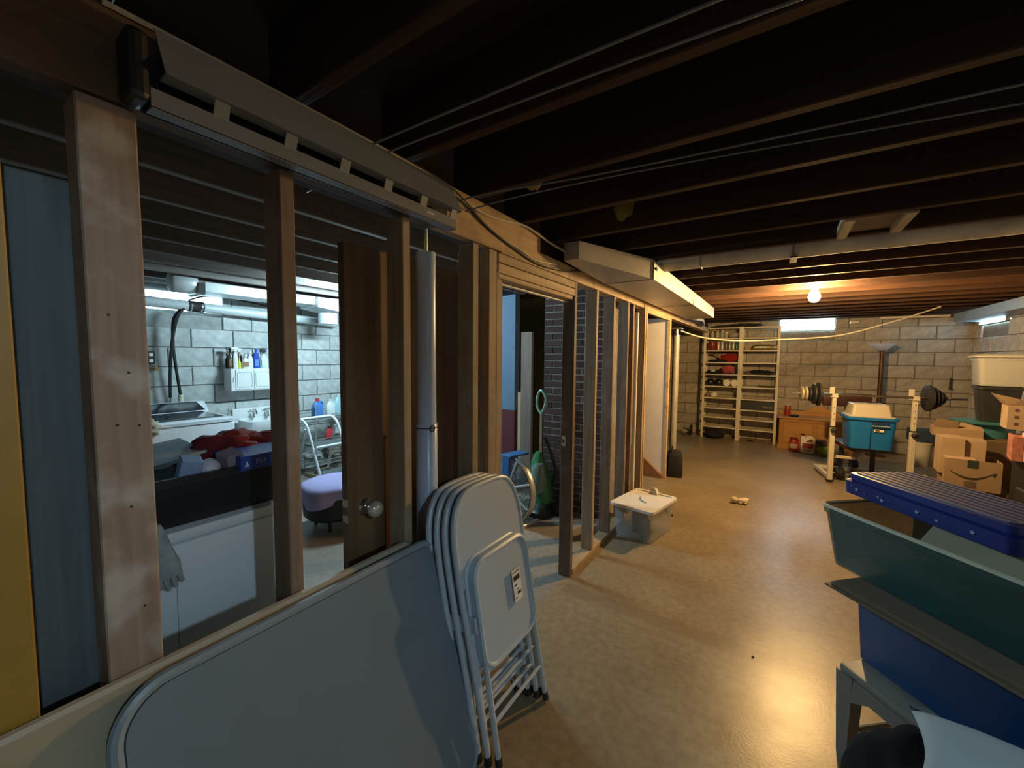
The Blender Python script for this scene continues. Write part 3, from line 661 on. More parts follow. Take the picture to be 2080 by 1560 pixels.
s = B(); s.lathe([(.055, .22), (.07, .25), (.068, .46), (.04, .50)], 20, (.035, -.07, 0)); s.done('dust_cup', clear('smoky_cup', (.35, .38, .36), .12, .6), vac, True)
s = B(); s.loft([rr(.30, .26, .06, .0, 4, .02, -.06), rr(.30, .26, .06, .05, 4, .02, -.06), rr(.22, .18, .05, .10, 4, .02, -.04)]); s.done('nozzle', vk, vac, True)
B().tube(bez([(.05, .07, .2), (.12, .09, .4), (.06, .07, .62), (.02, .03, .75)]), .017, 8).done('hose', vk, vac, True)
for k, (x, y, z, lab) in enumerate(((-1.75, 3.50, .0, 'dark twisted cloth on the floor beside the vacuum'), (-2.2, 3.55, .0, 'crumpled pale rag on the floor behind the fan'))):
    tag(B().ball((x, y, .05), .1, 1.2, .8, .5, 12, .5, 2.5, k).done('floor_rag', plain('rag%d' % k, ((.05, .05, .06), (.36, .34, .3))[k], .9), None, True), lab, 'rag')
# ------------------------------------------------------------------ laundry side
ww = plain('appliance_white', (.80, .85, .90), .22, coat=.5)
dy = thing('clothes_dryer', 'white enamel appliance standing right behind the studs', 'dryer', (0, 0, 0))
B().box(-2.27, -1.60, .13, .825, .02, .925, .012, 2).done('cabinet', ww, dy, True)
B().box(-2.28, -1.592, .12, .832, .930, .97, .010, 2).done('top_panel', ww, dy, True)
B().box(-2.25, -1.62, .15, .80, 0, .02).done('plinth', black_m, dy)
B().box(-1.6005, -1.5985, .45, .452, .05, .90).done('door_seam', plain('seam_grey', (.4, .42, .44), .5), dy)
bb = thing('black_crate', 'black open storage tub of odds and ends on the white appliance', 'tub', (-1.88, .56, .9705), 0)
tub('crate_shell', .50, .56, .165, .04, .006, plain('crate_black', (.010, .012, .018), .4), bb, lip=.008, rc=.07)
def cloth_heap(name, c, s3, col, label, seed, amp=.35, freq=2.0, cat='cloth'):
    s = B(); s.ball((0, 0, 0), 1, *s3, n=26, amp=amp, freq=freq, seed=seed)
    o = s.done(name, plain(name+str(seed), col, .92, noise_amt=.12, nscale=12, bump=.4, bscale=30), None, True, 180)
    o.location = c; return tag(o, label, cat)
cloth_heap('red_cloth', (-1.92, .745, 1.155), (.12, .125, .065), (.16, .012, .018), 'dark red crumpled cloth heaped on the black tub', 4, .35, 1.7)
cloth_heap('red_sleeve', (-1.88, .86, 1.165), (.06, .09, .04), (.15, .011, .016), 'dark red sleeve end beside the blue box', 9, .25, 1.5)
cloth_heap('dark_filling', (-1.88, .54, 1.06), (.22, .25, .06), (.05, .055, .07), 'dark mixed cloth filling the black tub', 2, .3, 2.5)
gb = thing('console_box', 'blue box with white lettering on top of the black tub', 'box', (-1.70, .745, 1.118), radians(4))
B().box(-.10, .09, -.10, .12, 0, .052, .002).done('carton', plain('console_blue', (.03, .06, .32), .4), gb)
text('PS4', .026, plain('white_print', (.35, .40, .62), .5), gb, (.0905, -.03, .026), (pi/2, 0, pi/2))
B().prism([(-.088, .014), (-.072, .014), (-.079, .034)], 'x', .0902, .0909).done('logo_mark', plain('logo_white', (.6, .64, .75), .5), gb)
B().box(.0902, .0912, .06, .112, .008, .044).done('price_sticker', paper_m, gb)
for i, (y, z, col, lab, rz) in enumerate(((.36, 1.135, (.30, .34, .36), 'grey game case tilted at the left of the black tub', .3), (.40, 1.13, (.42, .46, .48), 'pale case leaning beside the grey one in the black tub', .35), (.52, 1.135, (.30, .38, .62), 'lilac carton poking out of the black tub', -.2), (.58, 1.135, (.62, .60, .66), 'white ribbed ball shaped thing in the black tub', 0), (.65, 1.135, (.30, .22, .26), 'mauve packet in the black tub', .2))):
    o = B()
    if i == 3: o.ball((0, 0, 0), .035, n=12, amp=.1, freq=8)
    else: o.box(-.035, .035, -.008 if i < 2 else -.03, .008 if i < 2 else .03, -.05, .05, .003)
    o = o.done(('game_case', 'game_case', 'small_carton', 'ribbed_ball', 'soft_packet')[i], plain('odd%d' % i, col, .45), None, i == 3)
    o.location = (-1.68, y, z); o.rotation_euler = (rz, .2, rz); tag(o, lab, ('case', 'case', 'carton', 'ball', 'packet')[i])
o = B().box(-.11, .11, -.16, .16, -.006, .006, .003).done('grey_tablet', plain('grey_tablet_m', (.33, .40, .44), .35)); o.location = (-1.95, .47, 1.158); o.rotation_euler = (.1, .12, .1); tag(o, 'flat grey panel lying across the back of the black tub', 'panel')
cloth_heap('grey_bag', (-1.80, .345, 1.165), (.07, .05, .05), (.13, .16, .17), 'grey bag corner at the left end of the black tub', 6, .3, 2)
gl = thing('hanging_glove', 'worn grey work glove hanging beside the near post', 'glove', (-1.48, .385, 1.0))
gl.scale = (.78, .78, .78)
gm = plain('grey_glove', (.36, .40, .40), .9, noise_amt=.25, nscale=20, bump=.5)
B().loft([[(q[0]*k, q[1]*k2+dy_, z_) for q in rr(.05, .07, .02, 0, 3)] for z_, k, k2, dy_ in ((.06, .5, .35, -.01), (.03, .7, .55, -.005), (-.04, .8, .8, .005), (-.10, .8, 1.15, .015), (-.15, .7, 1.1, .02))]).done('palm', gm, gl, True)
B().tube(bez([(0, -.01, .055), (.08, -.03, .09), (.17, -.06, .10), (.236, -.10, .098)]), .003, 6).done('hanging_cord', gm, gl, True)
for i, (y, l) in enumerate(((-.012, .05), (.008, .065), (.03, .06), (.05, .045))): B().tube([(0, y, -.14), (.005, y+.004, -.14-l*.6), (.0, y+.01, -.14-l)], .011, 7, r_end=.008).done('finger', gm, gl, True)
B().tube([(0, -.03, -.07), (.006, -.05, -.11), (.008, -.052, -.14)], .011, 7).done('thumb', gm, gl, True)

ws = thing('washing_machine', 'white top loading washer with a dark glass lid by the block wall', 'washer', (0, 0, 0))
wy0, wy1, wx0, wx1 = 1.02, 1.735, -5.14, -4.36
B().box(wx0, wx1, wy0, wy1, .02, .905, .02, 3).done('cabinet', ww, ws, True)
s = B(); s.loft([rr(wx1-wx0+.01, wy1-wy0+.01, .03, .908, 4, (wx0+wx1)/2, (wy0+wy1)/2), rr(wx1-wx0+.01, wy1-wy0+.01, .03, .935, 4, (wx0+wx1)/2, (wy0+wy1)/2), rr(wx1-wx0-.03, wy1-wy0-.03, .03, .948, 4, (wx0+wx1)/2, (wy0+wy1)/2)]); s.done('top_deck', ww, ws, True)
B().hexa([(-4.95, wy0+.06, .950), (-4.44, wy0+.06, .950), (-4.44, wy1-.06, .950), (-4.95, wy1-.06, .950)], [(-4.94, wy0+.07, .962), (-4.45, wy0+.07, .956), (-4.45, wy1-.07, .956), (-4.94, wy1-.07, .962)]).done('glass_lid', plain('dark_glass', (.06, .075, .09), .08, coat=.5), ws)
cs = B(); cs.prism([(-5.14, .93), (-4.965, .93), (-4.975, .965), (-5.08, 1.045), (-5.14, 1.05)], 'y', wy0, wy1); cs.done('console', ww, ws)
cp = B(); cp.hexa([(-4.9715, wy0+.03, .968), (-4.9715, wy1-.03, .968), (-5.074, wy1-.075, 1.046), (-5.074, wy0+.03, 1.046)], [(-4.968, wy0+.03, .972), (-4.968, wy1-.03, .972), (-5.070, wy1-.075, 1.050), (-5.070, wy0+.03, 1.050)]); cp.done('control_panel', plain('black_gloss', (.012, .013, .016), .12), ws)
for y in (1.12, 1.19): B().lathe([(.02, 0), (.018, .02)], 14, (-5.02, y, 1.02), 'x').done('dial', chrome_m, ws, True)
cloth_heap('crumpled_towel', (-4.36, 1.07, .925), (.10, .09, .075), (.40, .34, .26), 'crumpled striped tan towel over the front of the washer', 11, .45, 2.4)
wv = thing('water_jug', 'cream jug with a dark handle on the ledge behind the washer', 'jug', (-5.16, 1.26, 1.053))
B().lathe([(.035, 0), (.038, .02), (.036, .10), (.03, .12)], 16).done('jug_body', plain('cream_plastic', (.60, .58, .42), .5), wv, True)
B().tube(bez([(0, -.03, .02), (0, -.10, .06), (0, -.09, .15), (0, -.02, .16)]), .02, 8).done('dark_handle', rubber_m, wv, True)
pp = thing('horizontal_pipe', 'grey plastic waste pipe with a black rubber coupling high on the laundry wall', 'pipe', (0, 0, 0))
g1 = plain('light_grey_pvc', (.55, .60, .61), .35)
B().cyl((-5.12, .7, 2.075), (-5.12, 1.70, 2.040), .050, 24).done('pipe_length', g1, pp, True); B().cyl((-5.12, 1.72, 2.040), (-5.12, 3.3, 1.985), .050, 24).done('pipe_length', g1, pp, True)
B().cyl((-5.12, 1.645, 2.042), (-5.12, 1.775, 2.037), .056, 24).done('rubber_coupling', rubber_m, pp, True)
for y in (1.665, 1.755): B().cyl((-5.12, y-.007, 2.041), (-5.12, y+.007, 2.040), .0585, 24).done('hose_clamp', chrome_m, pp, True)
h = thing('washer_hose', 'black fill hose curving down from the coupling to the washer', 'hose', (0, 0, 0))
B().tube(bez([(-5.10, 1.62, 2.03), (-5.09, 1.55, 1.93), (-5.10, 1.50, 1.7), (-5.12, 1.475, 1.4), (-5.14, 1.47, 1.1)]), .014, 8).done('hose_tube', rubber_m, h, True)
h = thing('washer_hose', 'second black hose bowing right of the first above the washer', 'hose', (0, 0, 0))
B().tube(bez([(-5.11, 1.60, 2.02), (-5.13, 1.525, 1.9), (-5.13, 1.51, 1.65), (-5.13, 1.525, 1.4), (-5.14, 1.555, 1.12)]), .013, 8).done('hose_tube', rubber_m, h, True)
B().lathe([(.022, 0), (.022, .07)], 12, (-5.14, 1.555, 1.055)).done('hose_end', plain('cream_plastic', (0, 0, 0)), h, True)
tg = thing('wall_tap', 'brass wall tap left of the hoses', 'tap', (-5.24, 1.375, 1.39))
B().cyl((0, 0, 0), (.09, 0, -.005), .014).done('spout', brass_m, tg, True); B().lathe([(.022, .02), (.022, .035)], 12, (.05, 0, 0)).done('valve_handle', brass_m, tg, True)
bx = thing('outlet_box', 'small dark outlet box with pale sockets on the laundry wall', 'outlet', (-5.24, 1.355, 1.50))
B().box(0, .03, -.035, .03, -.06, .07, .004).done('box', iron_m, bx)
for z in (-.025, .035): B().box(.03, .033, -.015, .015, z-.015, z+.015).done('socket', paper_m, bx)
for a in range(0): pass
wire('black_cable', [(-5.1, 1.65, 2.10), (-5.16, 1.85, 2.17), (-5.18, 2.2, 2.16), (-5.15, 2.6, 2.10), (-5.1, 2.85, 2.0), (-5.05, 3.2, 1.985)], .008, wk, 'black cable looping above the waste pipe')
ld = thing('laundry_duct', 'bright white sheet duct under the laundry ceiling', 'duct', (0, 0, 0))
wd_ = plain('white_duct_metal', (.70, .74, .75), .35, metal=.25)
B().box(-4.95, -4.60, 1.62, 2.72, 2.14, 2.235, .003).done('duct_section', wd_, ld)
s = B(); s.lathe([(.08, 0), (.095, .02), (.095, .16), (.085, .20)], 20, (-4.72, 1.38, 2.215), 'y'); s.done('round_elbow', wd_, ld, True)
B().hexa([(-4.9, 1.575, 2.12), (-4.62, 1.575, 2.12), (-4.60, 1.62, 2.115), (-4.95, 1.62, 2.115)], [(-4.9, 1.575, 2.22), (-4.62, 1.575, 2.22), (-4.60, 1.62, 2.225), (-4.95, 1.62, 2.225)]).done('collar', steel_m, ld)
B().hexa([(-4.95, 2.722, 2.115), (-4.55, 2.722, 2.115), (-4.45, 3.1, 2.06), (-4.95, 3.1, 2.06)], [(-4.95, 2.722, 2.225), (-4.55, 2.722, 2.225), (-4.45, 3.1, 2.225), (-4.95, 3.1, 2.225)]).done('flared_end', wd_, ld)
B().lathe([(.11, 1.93), (.11, 2.06)], 20, (-4.68, 2.92, 0)).done('round_drop', wd_, ld, True)

# wall cabinet with cleaning bottles
wc = thing('wall_cabinet', 'small white wall cabinet with two panelled doors above the sink', 'cabinet', (-5.25, 1.985, 1.135))
B().box(.012, .20, 0, .62, 0, .25, .003).done('body', white_m, wc)
dgm = plain('grey_moulding', (.40, .46, .48), .4)
for i, (a, b) in enumerate(((.045, .225), (.235, .415), (.425, .605))):
    dd = B().box(.201, .209, a, b, .012, .238, .002).done('cabinet_door', white_m, wc)
    B().tube([(.209, y, z_) for y, z_ in rp(b-a-.03, .17, .018, 4, (a+b)/2, .125)], .0032, 6, True).done('moulding', dgm, dd, True)
B().box(.2005, .203, .018, .026, .10, .15).done('hinge', plain('dull_metal', (.3, .3, .3), .4, metal=.6), wc)
def spray(name, label, loc, h, r, col, trig, lab=None, flat=.6, shoulder=.62, neck=.3):
    o = thing(name, label, 'bottle', loc)
    s = B(); s.loft([[(q[0]*k, q[1]*k, z_) for q in [(r*flat*cos(a), r*sin(a)) for a in [2*pi*i/18 for i in range(18)]]] for z_, k in ((0, .93), (.01, 1), (h*shoulder*.6, 1), (h*shoulder, .85), (h*.74, neck), (h*.8, neck))]); s.done('bottle_body', plain('bottle_%s' % name+str(round(loc[1]*100)), col, .3), o, True)
    if trig:
        s = B(); s.box(-.012, .012, -.014, .014, h*.8, h*.9, .004); s.box(-.010, .010, -.045, .028, h*.88, h, .006); s.done('spray_head', plain('trig%d' % round(loc[1]*100), trig, .4), o)
        B().tube([(0, -.03, h*.9), (0, -.036, h*.82), (0, -.03, h*.76)], .005, 6).done('trigger', plain('trig%d' % round(loc[1]*100), trig, .4), o)
    else: B().lathe([(r*.42, h*.8), (r*.42, h), (r*.3, h*1.01)], 14).done('cap', plain('cap%d' % round(loc[1]*100), col, .4), o, True)
    if lab: B().box(r*flat*.93, r*flat*.98+.002, -r*.7, r*.7, h*.12, h*.46, .001).done('paper_label', plain('lab%d' % round(loc[1]*100), lab, .6), o)
    return o
zb = 1.3855; xb = -5.13
spray('spray_bottle', 'dark brown cleaner bottle with a pale trigger at the left of the cabinet top', (xb, 2.02, zb), .235, .034, (.07, .045, .03), (.10, .07, .05), (.22, .12, .06))
spray('spray_bottle', 'slim white spray bottle beside the brown one', (xb+.03, 2.055, zb), .24, .026, (.75, .77, .76), (.75, .76, .75))
spray('yellow_bottle', 'low yellow bottle between white ones on the cabinet', (xb+.03, 2.095, zb), .12, .018, (.62, .55, .05), None)
spray('spray_bottle', 'white floor cleaner bottle with a brown label', (xb+.035, 2.155, zb), .165, .038, (.72, .72, .70), None, (.30, .16, .07))
spray('spray_bottle', 'dark bottle with a white trigger behind the floor cleaner', (xb-.03, 2.12, zb), .23, .03, (.10, .06, .04), (.7, .72, .72))
spray('spray_bottle', 'plain white bottle left of the blue one', (xb+.02, 2.212, zb), .20, .03, (.74, .76, .78), None)
spray('blue_bottle', 'royal blue flat bottle in the middle of the cabinet top', (xb+.02, 2.275, zb), .225, .034, (.02, .07, .42), None, (.10, .22, .62), flat=.55, shoulder=.8, neck=.6)
spray('spray_bottle', 'pale green glass cleaner bottle with a black trigger', (xb+.02, 2.36, zb), .215, .05, (.48, .62, .60), (.02, .025, .04), (.62, .70, .68), flat=.5)
spray('spray_bottle', 'tall clear spray bottle with a blue and white head', (xb+.01, 2.445, zb), .28, .034, (.55, .68, .64), (.65, .68, .74))
spray('dark_can', 'short black can at the far left of the cabinet top', (xb-.03, 1.995, zb), .17, .018, (.015, .015, .015), None)

# sink
sk = thing('utility_sink', 'old white enamel wall sink with two taps', 'sink', (-5.24, 2.05, 0))
sw = plain('sink_enamel', (.76, .79, .79), .2, coat=.4)
B().box(0, .03, 0, .56, .76, .915, .008, 2).done('splashback', sw, sk, True)
s = B(); s.loft([[(x_+.24, y_+.28, z_) for x_, y_, _ in rr(.42*k, .54*k, .06, 0, 5)] for z_, k in ((.67, .86), (.70, .97), (.79, 1), (.80, 1), (.80, .90), (.72, .84))]); s.done('basin', sw, sk, True)
for y in (.20, .36):
    tp = B(); tp.lathe([(.018, .80), (.014, .83), (.012, .88)], 12, (.075, y, 0)); tp.tube(bez([(.075, y, .875), (.12, y, .895), (.15, y, .87), (.152, y, .845)]), .011, 8); tp = tp.done('tap', chrome_m, sk, True)
    B().cyl((.06, y-.035, .895), (.06, y+.035, .895), .008).done('tap_handle', chrome_m, tp, True)
s = B(); s.tube(bez([(.22, .28, .67), (.22, .28, .55), (.20, .28, .48), (.14, .28, .47), (.10, .28, .52), (.03, .28, .54)]), .02, 10); s.done('trap_pipe', plain('pale_pipe', (.55, .58, .58), .4), sk, True)
for y in (.16, .40): B().cyl((.2, y, 0), (.2, y, .70), .012).done('leg', plain('pale_pipe', (0, 0, 0)), sk, True)
B().cyl((.2, .16, .62), (.2, .40, .62), .01).done('rail', plain('pale_pipe', (0, 0, 0)), sk, True)
spray('soap_bottle', 'small grey soap bottle left of the sink splashback', (-5.15, 1.99, .80), .13, .022, (.33, .34, .28), None)
B_ = tag(B().box(-5.24, -5.06, 1.96, 2.045, .77, .80, .003).done('ledge', sw), 'small white ledge joining the sink on its left', 'ledge')
tag(B().ball((-5.02, 2.44, .815), .045, 1, .8, .45).done('scrub_pad', plain('dark_sponge', (.05, .05, .03), .9), None, True), 'dark scrub pad on the right rim of the sink', 'sponge')

# step stool, wire cart, padded seat
ss = thing('step_stool', 'white tubular step stool with two dark treads', 'stool', (0, 0, 0))
tb = plain('white_tube', (.74, .78, .79), .3, coat=.3); td = plain('dark_tread', (.07, .08, .08), .8)
for y in (2.24, 2.58):
    B().tube(bez([(-4.12, y, .875), (-4.04, y, .845), (-3.97, y, .76), (-3.80, y, .38), (-3.62, y, .0)]), .014, 8).done('front_leg', tb, ss, True)
    B().tube([(-4.04, y, .78), (-4.28, y, .0)], .012, 8).done('rear_leg', tb, ss, True)
B().cyl((-4.12, 2.24, .875), (-4.12, 2.58, .875), .016).done('top_rail', tb, ss, True)
for x, z, w_ in ((-3.97, .60, .24), (-3.80, .33, .26)):
    tr = B().box(x-w_/2, x+w_/2-.02, 2.26, 2.56, z, z+.022, .006).done('tread', td, ss)
    B().cyl((x+w_/2-.015, 2.255, z+.005), (x+w_/2-.015, 2.565, z+.005), .016).done('tread_edge', tb, tr, True)
wcart = thing('wire_cart', 'chrome wire cart holding laundry bottles behind the step stool', 'cart', (-4.95, 2.78, 0))
cwm = plain('cart_wire', (.45, .48, .48), .35, metal=.7)
for x in (-.19, .19):
    for y in (0, .62): B().cyl((x, y, 0), (x, y, .92), .009, 8).done('cart_post', cwm, wcart, True)
for z in (.16, .44, .74):
    s = B()
    for x in (-.19, .19): s.cyl((x, 0, z), (x, .62, z), .005, 6); s.cyl((x, 0, z+.05), (x, .62, z+.05), .005, 6)
    for y in (0, .62): s.cyl((-.19, y, z), (.19, y, z), .005, 6)
    for i in range(17): s.cyl((-.19, .02+.036*i, z), (.19, .02+.036*i, z), .0022, 4)
    for i in range(12): s.cyl((.19, .02+.05*i, z), (.19, .02+.05*i, z+.05), .0022, 4)
    s.done('wire_shelf', cwm, wcart)
jug_b = [(.0, 0), (.055, .0), (.06, .02), (.06, .13), (.05, .17), (.025, .2), (.02, .205)]
def jug(name, label, loc, sc_, col, cap, capcol, rz=0):
    o = thing(name, label, 'jug', loc, rz)
    s = B(); s.loft([[(q[0]*k, q[1]*k, z_*sc_) for q in rr(.075*sc_, .13*sc_, .03*sc_, 0, 4)] for z_, k in ((0, .95), (.015, 1), (.12, 1), (.16, .85), (.195, .4), (.205, .35))]); s.done('jug_body', plain('jug'+name+str(round(loc[1]*50)), col, .35), o, True)
    B().tube(bez([(0, .03*sc_, .19*sc_), (0, .055*sc_, .19*sc_), (0, .062*sc_, .15*sc_), (0, .052*sc_, .11*sc_)]), .011*sc_, 8).done('jug_handle', plain('jug'+name+str(round(loc[1]*50)), col, .35), o, True)
    B().lathe([(.022*sc_, .2*sc_), (.022*sc_, .235*sc_)], 14).done('cap', plain('jcap'+str(round(loc[1]*50)), capcol, .4), o, True)
    return o
jug('detergent_jug', 'blue detergent jug with a red cap on the wire cart', (-4.82, 2.84, .745), 1.1, (.06, .20, .55), 1, (.5, .06, .08))
jug('detergent_jug', 'white detergent jug tilted on the wire cart', (-4.85, 3.03, .745), 1.0, (.68, .72, .73), 1, (.7, .72, .73))
jug('softener_jug', 'pale aqua jug at the back of the wire cart', (-4.95, 3.22, .745), 1.2, (.36, .58, .62), 1, (.6, .62, .66))
jug('red_jug', 'small red bottle on the middle cart shelf', (-4.80, 2.98, .445), .8, (.50, .04, .05), 1, (.05, .02, .02))
for k, (y, col, lab) in enumerate(((2.85, (.30, .31, .32), 'grey bundle on the lowest cart shelf'), (3.1, (.20, .17, .14), 'brown bundle on the lowest cart shelf'), (3.25, (.5, .5, .48), 'pale bundle on the middle cart shelf'))):
    cloth_heap('cart_bundle', (-4.95, y, (.25, .25, .50)[k]), (.13, .11, .07), col, lab, 20+k, .35, 2)
tag(B().box(-5.0, -4.2, 2.75, 3.5, 0, .05, .006).done('floor_pallet', wood('pallet_wood', (.20, .16, .09), (.30, .24, .14), 'y')), 'low wooden board on the floor under the cart', 'board')
ot = thing('padded_seat', 'low round dark seat standing in the laundry', 'seat', (-3.33, 2.12, 0))
B().lathe([(.24, .10), (.27, .13), (.28, .30), (.26, .385), (.20, .40)], 28).done('seat_drum', plain('black_vinyl', (.015, .015, .018), .5), ot, True)
for i in range(4): B().cyl((.18*cos(i*pi/2+.7), .18*sin(i*pi/2+.7), 0), (.18*cos(i*pi/2+.7), .18*sin(i*pi/2+.7), .11), .015).done('leg', iron_m, ot)
s = B(); rings = []
for r, z_, wv_ in ((.02, .414, 0), (.15, .412, .002), (.255, .405, .004), (.292, .385, .01), (.30, .33, .02), (.30, .285, .03)):
    rings.append([((r+wv_*sin(5*a+1))*cos(a), (r+wv_*sin(5*a+1))*sin(a), z_+(.02*sin(2*a+.6)-.05*max(0, sin(a-2.6)) if z_ < .34 else 0)) for a in [2*pi*i/48 for i in range(48)]])
s.loft(rings, True, False)
o = s.done('lilac_towel', plain('lilac_terry', (.40, .36, .62), .95, bump=.6, bscale=90), None, True, 180); o.location = (-3.33, 2.12, 0); tag(o, 'lilac towel draped over the round seat', 'towel')
# ------------------------------------------------------------------ white shelf unit on the far wall
sh = thing('shelf_unit', 'tall cream two bay shelf unit against the far block wall', 'shelf', (-1.235, 8.66, 0))
shm = plain('cream_shelf_paint', (.70, .65, .55), .5)
SX = [(0, .042), (.598, .668), (1.205, 1.247)]
for a, b in SX:
    for y0, y1 in ((0, .03), (.27, .30)): B().box(a, b, y0, y1, 0, 2.15, .003).done('upright', shm, sh)
ZS = (1.93, 1.70, 1.47, 1.244, 1.012, .786, .586, .405, .218)
for z in ZS+(2.13,):
    for a, b in ((.042, .598), (.668, 1.205)): B().box(a, b, .002, .298, z-.011, z+.011, .002).done('shelf_board', shm, sh)
sx, sy = -1.235, 8.66
def cyl_thing(name, label, cat, loc, r, h, mat, lid=None, n=18, prof=None):
    o = thing(name, label, cat, loc)
    B().lathe(prof or [(r*.96, 0), (r, .005), (r, h*.86), (r*.85, h*.92), (r*.8, h)], n).done('body', mat, o, True)
    if lid: B().lathe([(r*.86, h*.93), (r*.86, h+.006)], n).done('lid', lid, o, True)
    return o
gj = clear('jar_glass', (.62, .62, .52), .08, .5)
for i, (x, r, h) in enumerate(((.10, .035, .12), (.19, .032, .14), (.27, .03, .16), (.34, .035, .11))): cyl_thing('glass_jar', ('first', 'second', 'third', 'fourth')[i]+' glass jar from the left on the top shelf', 'jar', (sx+.03+x, sy+.12, 1.942), r, h, gj, brass_m)
tag(B().ball((sx+.49, sy+.15, 2.00), .085, 1.05, 1, .68).done('glass_bowl', clear('bowl_glass', (.45, .42, .34), .1, .7), None, True), 'upturned smoky glass bowl at the right of the top shelf', 'bowl')
cyl_thing('preserve_jar', 'wide jar of dark red preserve at the left of the second shelf', 'jar', (sx+.13, sy+.12, 1.712), .075, .155, plain('red_jar', (.22, .03, .015), .25), plain('lid_red', (.3, .04, .03), .4))
for i, (x, c, lab) in enumerate(((.245, (.62, .42, .40), 'can with a pink label'), (.31, (.55, .54, .5), 'plain silver can'), (.375, (.20, .18, .2), 'can with a dark patterned label'), (.44, (.30, .27, .26), 'narrow grey can'), (.50, (.40, .50, .40), 'pale green can'), (.555, (.07, .16, .10), 'dark green bottle'))): cyl_thing('tin_can', lab+' on the second shelf', 'can', (sx+.04+x-.04, sy+.10, 1.712), .029, .17, plain('can%d' % i, c, .3, metal=.3), None)
cloth_heap('red_bag', (sx+.44, sy+.14, 1.567), (.15, .10, .085), (.30, .012, .014), 'glossy red bag on the third shelf', 31, .2, 2, 'bag')
cloth_heap('black_tray', (sx+.25, sy+.10, 1.505), (.17, .09, .028), (.012, .012, .014), 'flat black pouch on the third shelf', 32, .2, 2, 'pouch')
tag(B().tube(bez([(sx+.08, sy+.13, 1.645), (sx+.18, sy+.12, 1.64), (sx+.26, sy+.12, 1.60), (sx+.28, sy+.12, 1.54)]), .014, 8).done('brass_horn', brass_m, None, True), 'curved yellowish pipe above the black pouch', 'pipe')
cloth_heap('pink_bag', (sx+.42, sy+.14, 1.34), (.12, .10, .085), (.45, .09, .12), 'pink red bag on the fourth shelf', 33, .2, 2, 'bag')
cloth_heap('black_shoe', (sx+.20, sy+.10, 1.29), (.15, .08, .045), (.014, .012, .012), 'black shoe on the fourth shelf', 34, .3, 2, 'shoe')
cloth_heap('knit_hat', (sx+.17, sy+.05, 1.315), (.05, .04, .03), (.6, .6, .56), 'small white knit hat on top of the black shoe', 35, .1, 2, 'hat')
for i, x in enumerate((.10, .25)): tag(B().ball((sx+x+.03, sy+.09, 1.087), .082, 1, 1, .9, amp=.06, freq=2, seed=i).done('black_helmet', plain('helmet_black', (.012, .016, .014), .3), None, True), ('left', 'right')[i]+' one of the two round black helmets on the fifth shelf', 'helmet')
for i, x in enumerate((.42, .55)):
    o = thing('paper_roll', ('left', 'right')[i]+' one of the two white rolls on the fifth shelf', 'roll', (sx+x, sy+.02, 1.087))
    B().lathe([(.062, 0), (.064, .01), (.064, .2), (.062, .21)], 22, axis='y').done('roll_body', paper_m, o, True)
cloth_heap('crumpled_paper', (sx+.20, sy+.08, .845), (.06, .05, .045), (.72, .70, .64), 'crumpled white paper on the sixth shelf', 36, .4, 2.5, 'paper')
cyl_thing('small_tin', 'small brown tin left of the crumpled paper', 'tin', (sx+.09, sy+.12, .798), .035, .08, plain('brown_tin', (.22, .15, .09), .5))
tb_ = thing('steel_bottle', 'long steel cylinder lying on the right bay shelf', 'cylinder', (sx+.82, sy+.10, 1.765))
B().lathe([(.03, 0), (.05, .02), (.05, .32), (.04, .345), (.042, .36), (.042, .40), (.03, .41)], 22, axis='x').done('cylinder_body', plain('brushed_steel', (.55, .48, .36), .25, metal=.9), tb_, True)
cyl_thing('small_cup', 'small pinkish cup on the second shelf of the right bay', 'cup', (sx+.72, sy+.10, 1.712), .03, .06, plain('pink_cup', (.55, .34, .25), .5))
cloth_heap('black_bundle', (sx+.97, sy+.12, 1.295), (.2, .09, .045), (.014, .015, .018), 'black cable bundle on the fourth shelf of the right bay', 37, .5, 3, 'bundle')
cloth_heap('brown_bundle', (sx+.76, sy+.10, 1.28), (.06, .06, .03), (.14, .09, .07), 'brown scrap beside the black cable bundle', 38, .4, 2, 'bundle')
tag(B().box(sx+.93, sx+1.19, sy+.06, sy+.2, 1.025, 1.045, .004).done('black_tray', plain('tray_black', (.03, .025, .02), .5)), 'thin dark tray on the fifth shelf of the right bay', 'tray')
cb = thing('amplifier_box', 'black flat box with grey lettering in the right bay', 'box', (sx+.675, sy+.03, .598))
B().box(0, .525, 0, .24, 0, .165, .004).done('carton', plain('charcoal_box', (.02, .024, .026), .5), cb)
for x, w_ in ((.345, .03), (.38, .022), (.408, .03), (.445, .026), (.478, .02)): B().box(x, x+w_, -.0008, .0005, .05, .078).done('worn_print', plain('grey_print', (.20, .19, .18), .6), cb)
cloth_heap('black_duffel', (sx+.23, sy+.02, .075), (.19, .16, .074), (.012, .012, .013), 'black duffel under the left bay of the shelf unit', 40, .12, 1.5, 'duffel')
tag(B().ball((sx+.85, sy+.05, .015), .04, 1.4, .7, .4).done('floor_scrap', ink_m, None, True), 'dark scrap on the floor under the right bay', 'scrap')
for k, (x, w_) in enumerate(((-.15, .16), (.2, .3))):
    cloth_heap('cable_pile', (sx+.45+x, sy+.12, 2.165+.02*k), (w_, .09, .028), (.02, .018, .016), ('left', 'right')[k]+' heap of dark stuff on top of the shelf unit', 41+k, .4, 3, 'heap')

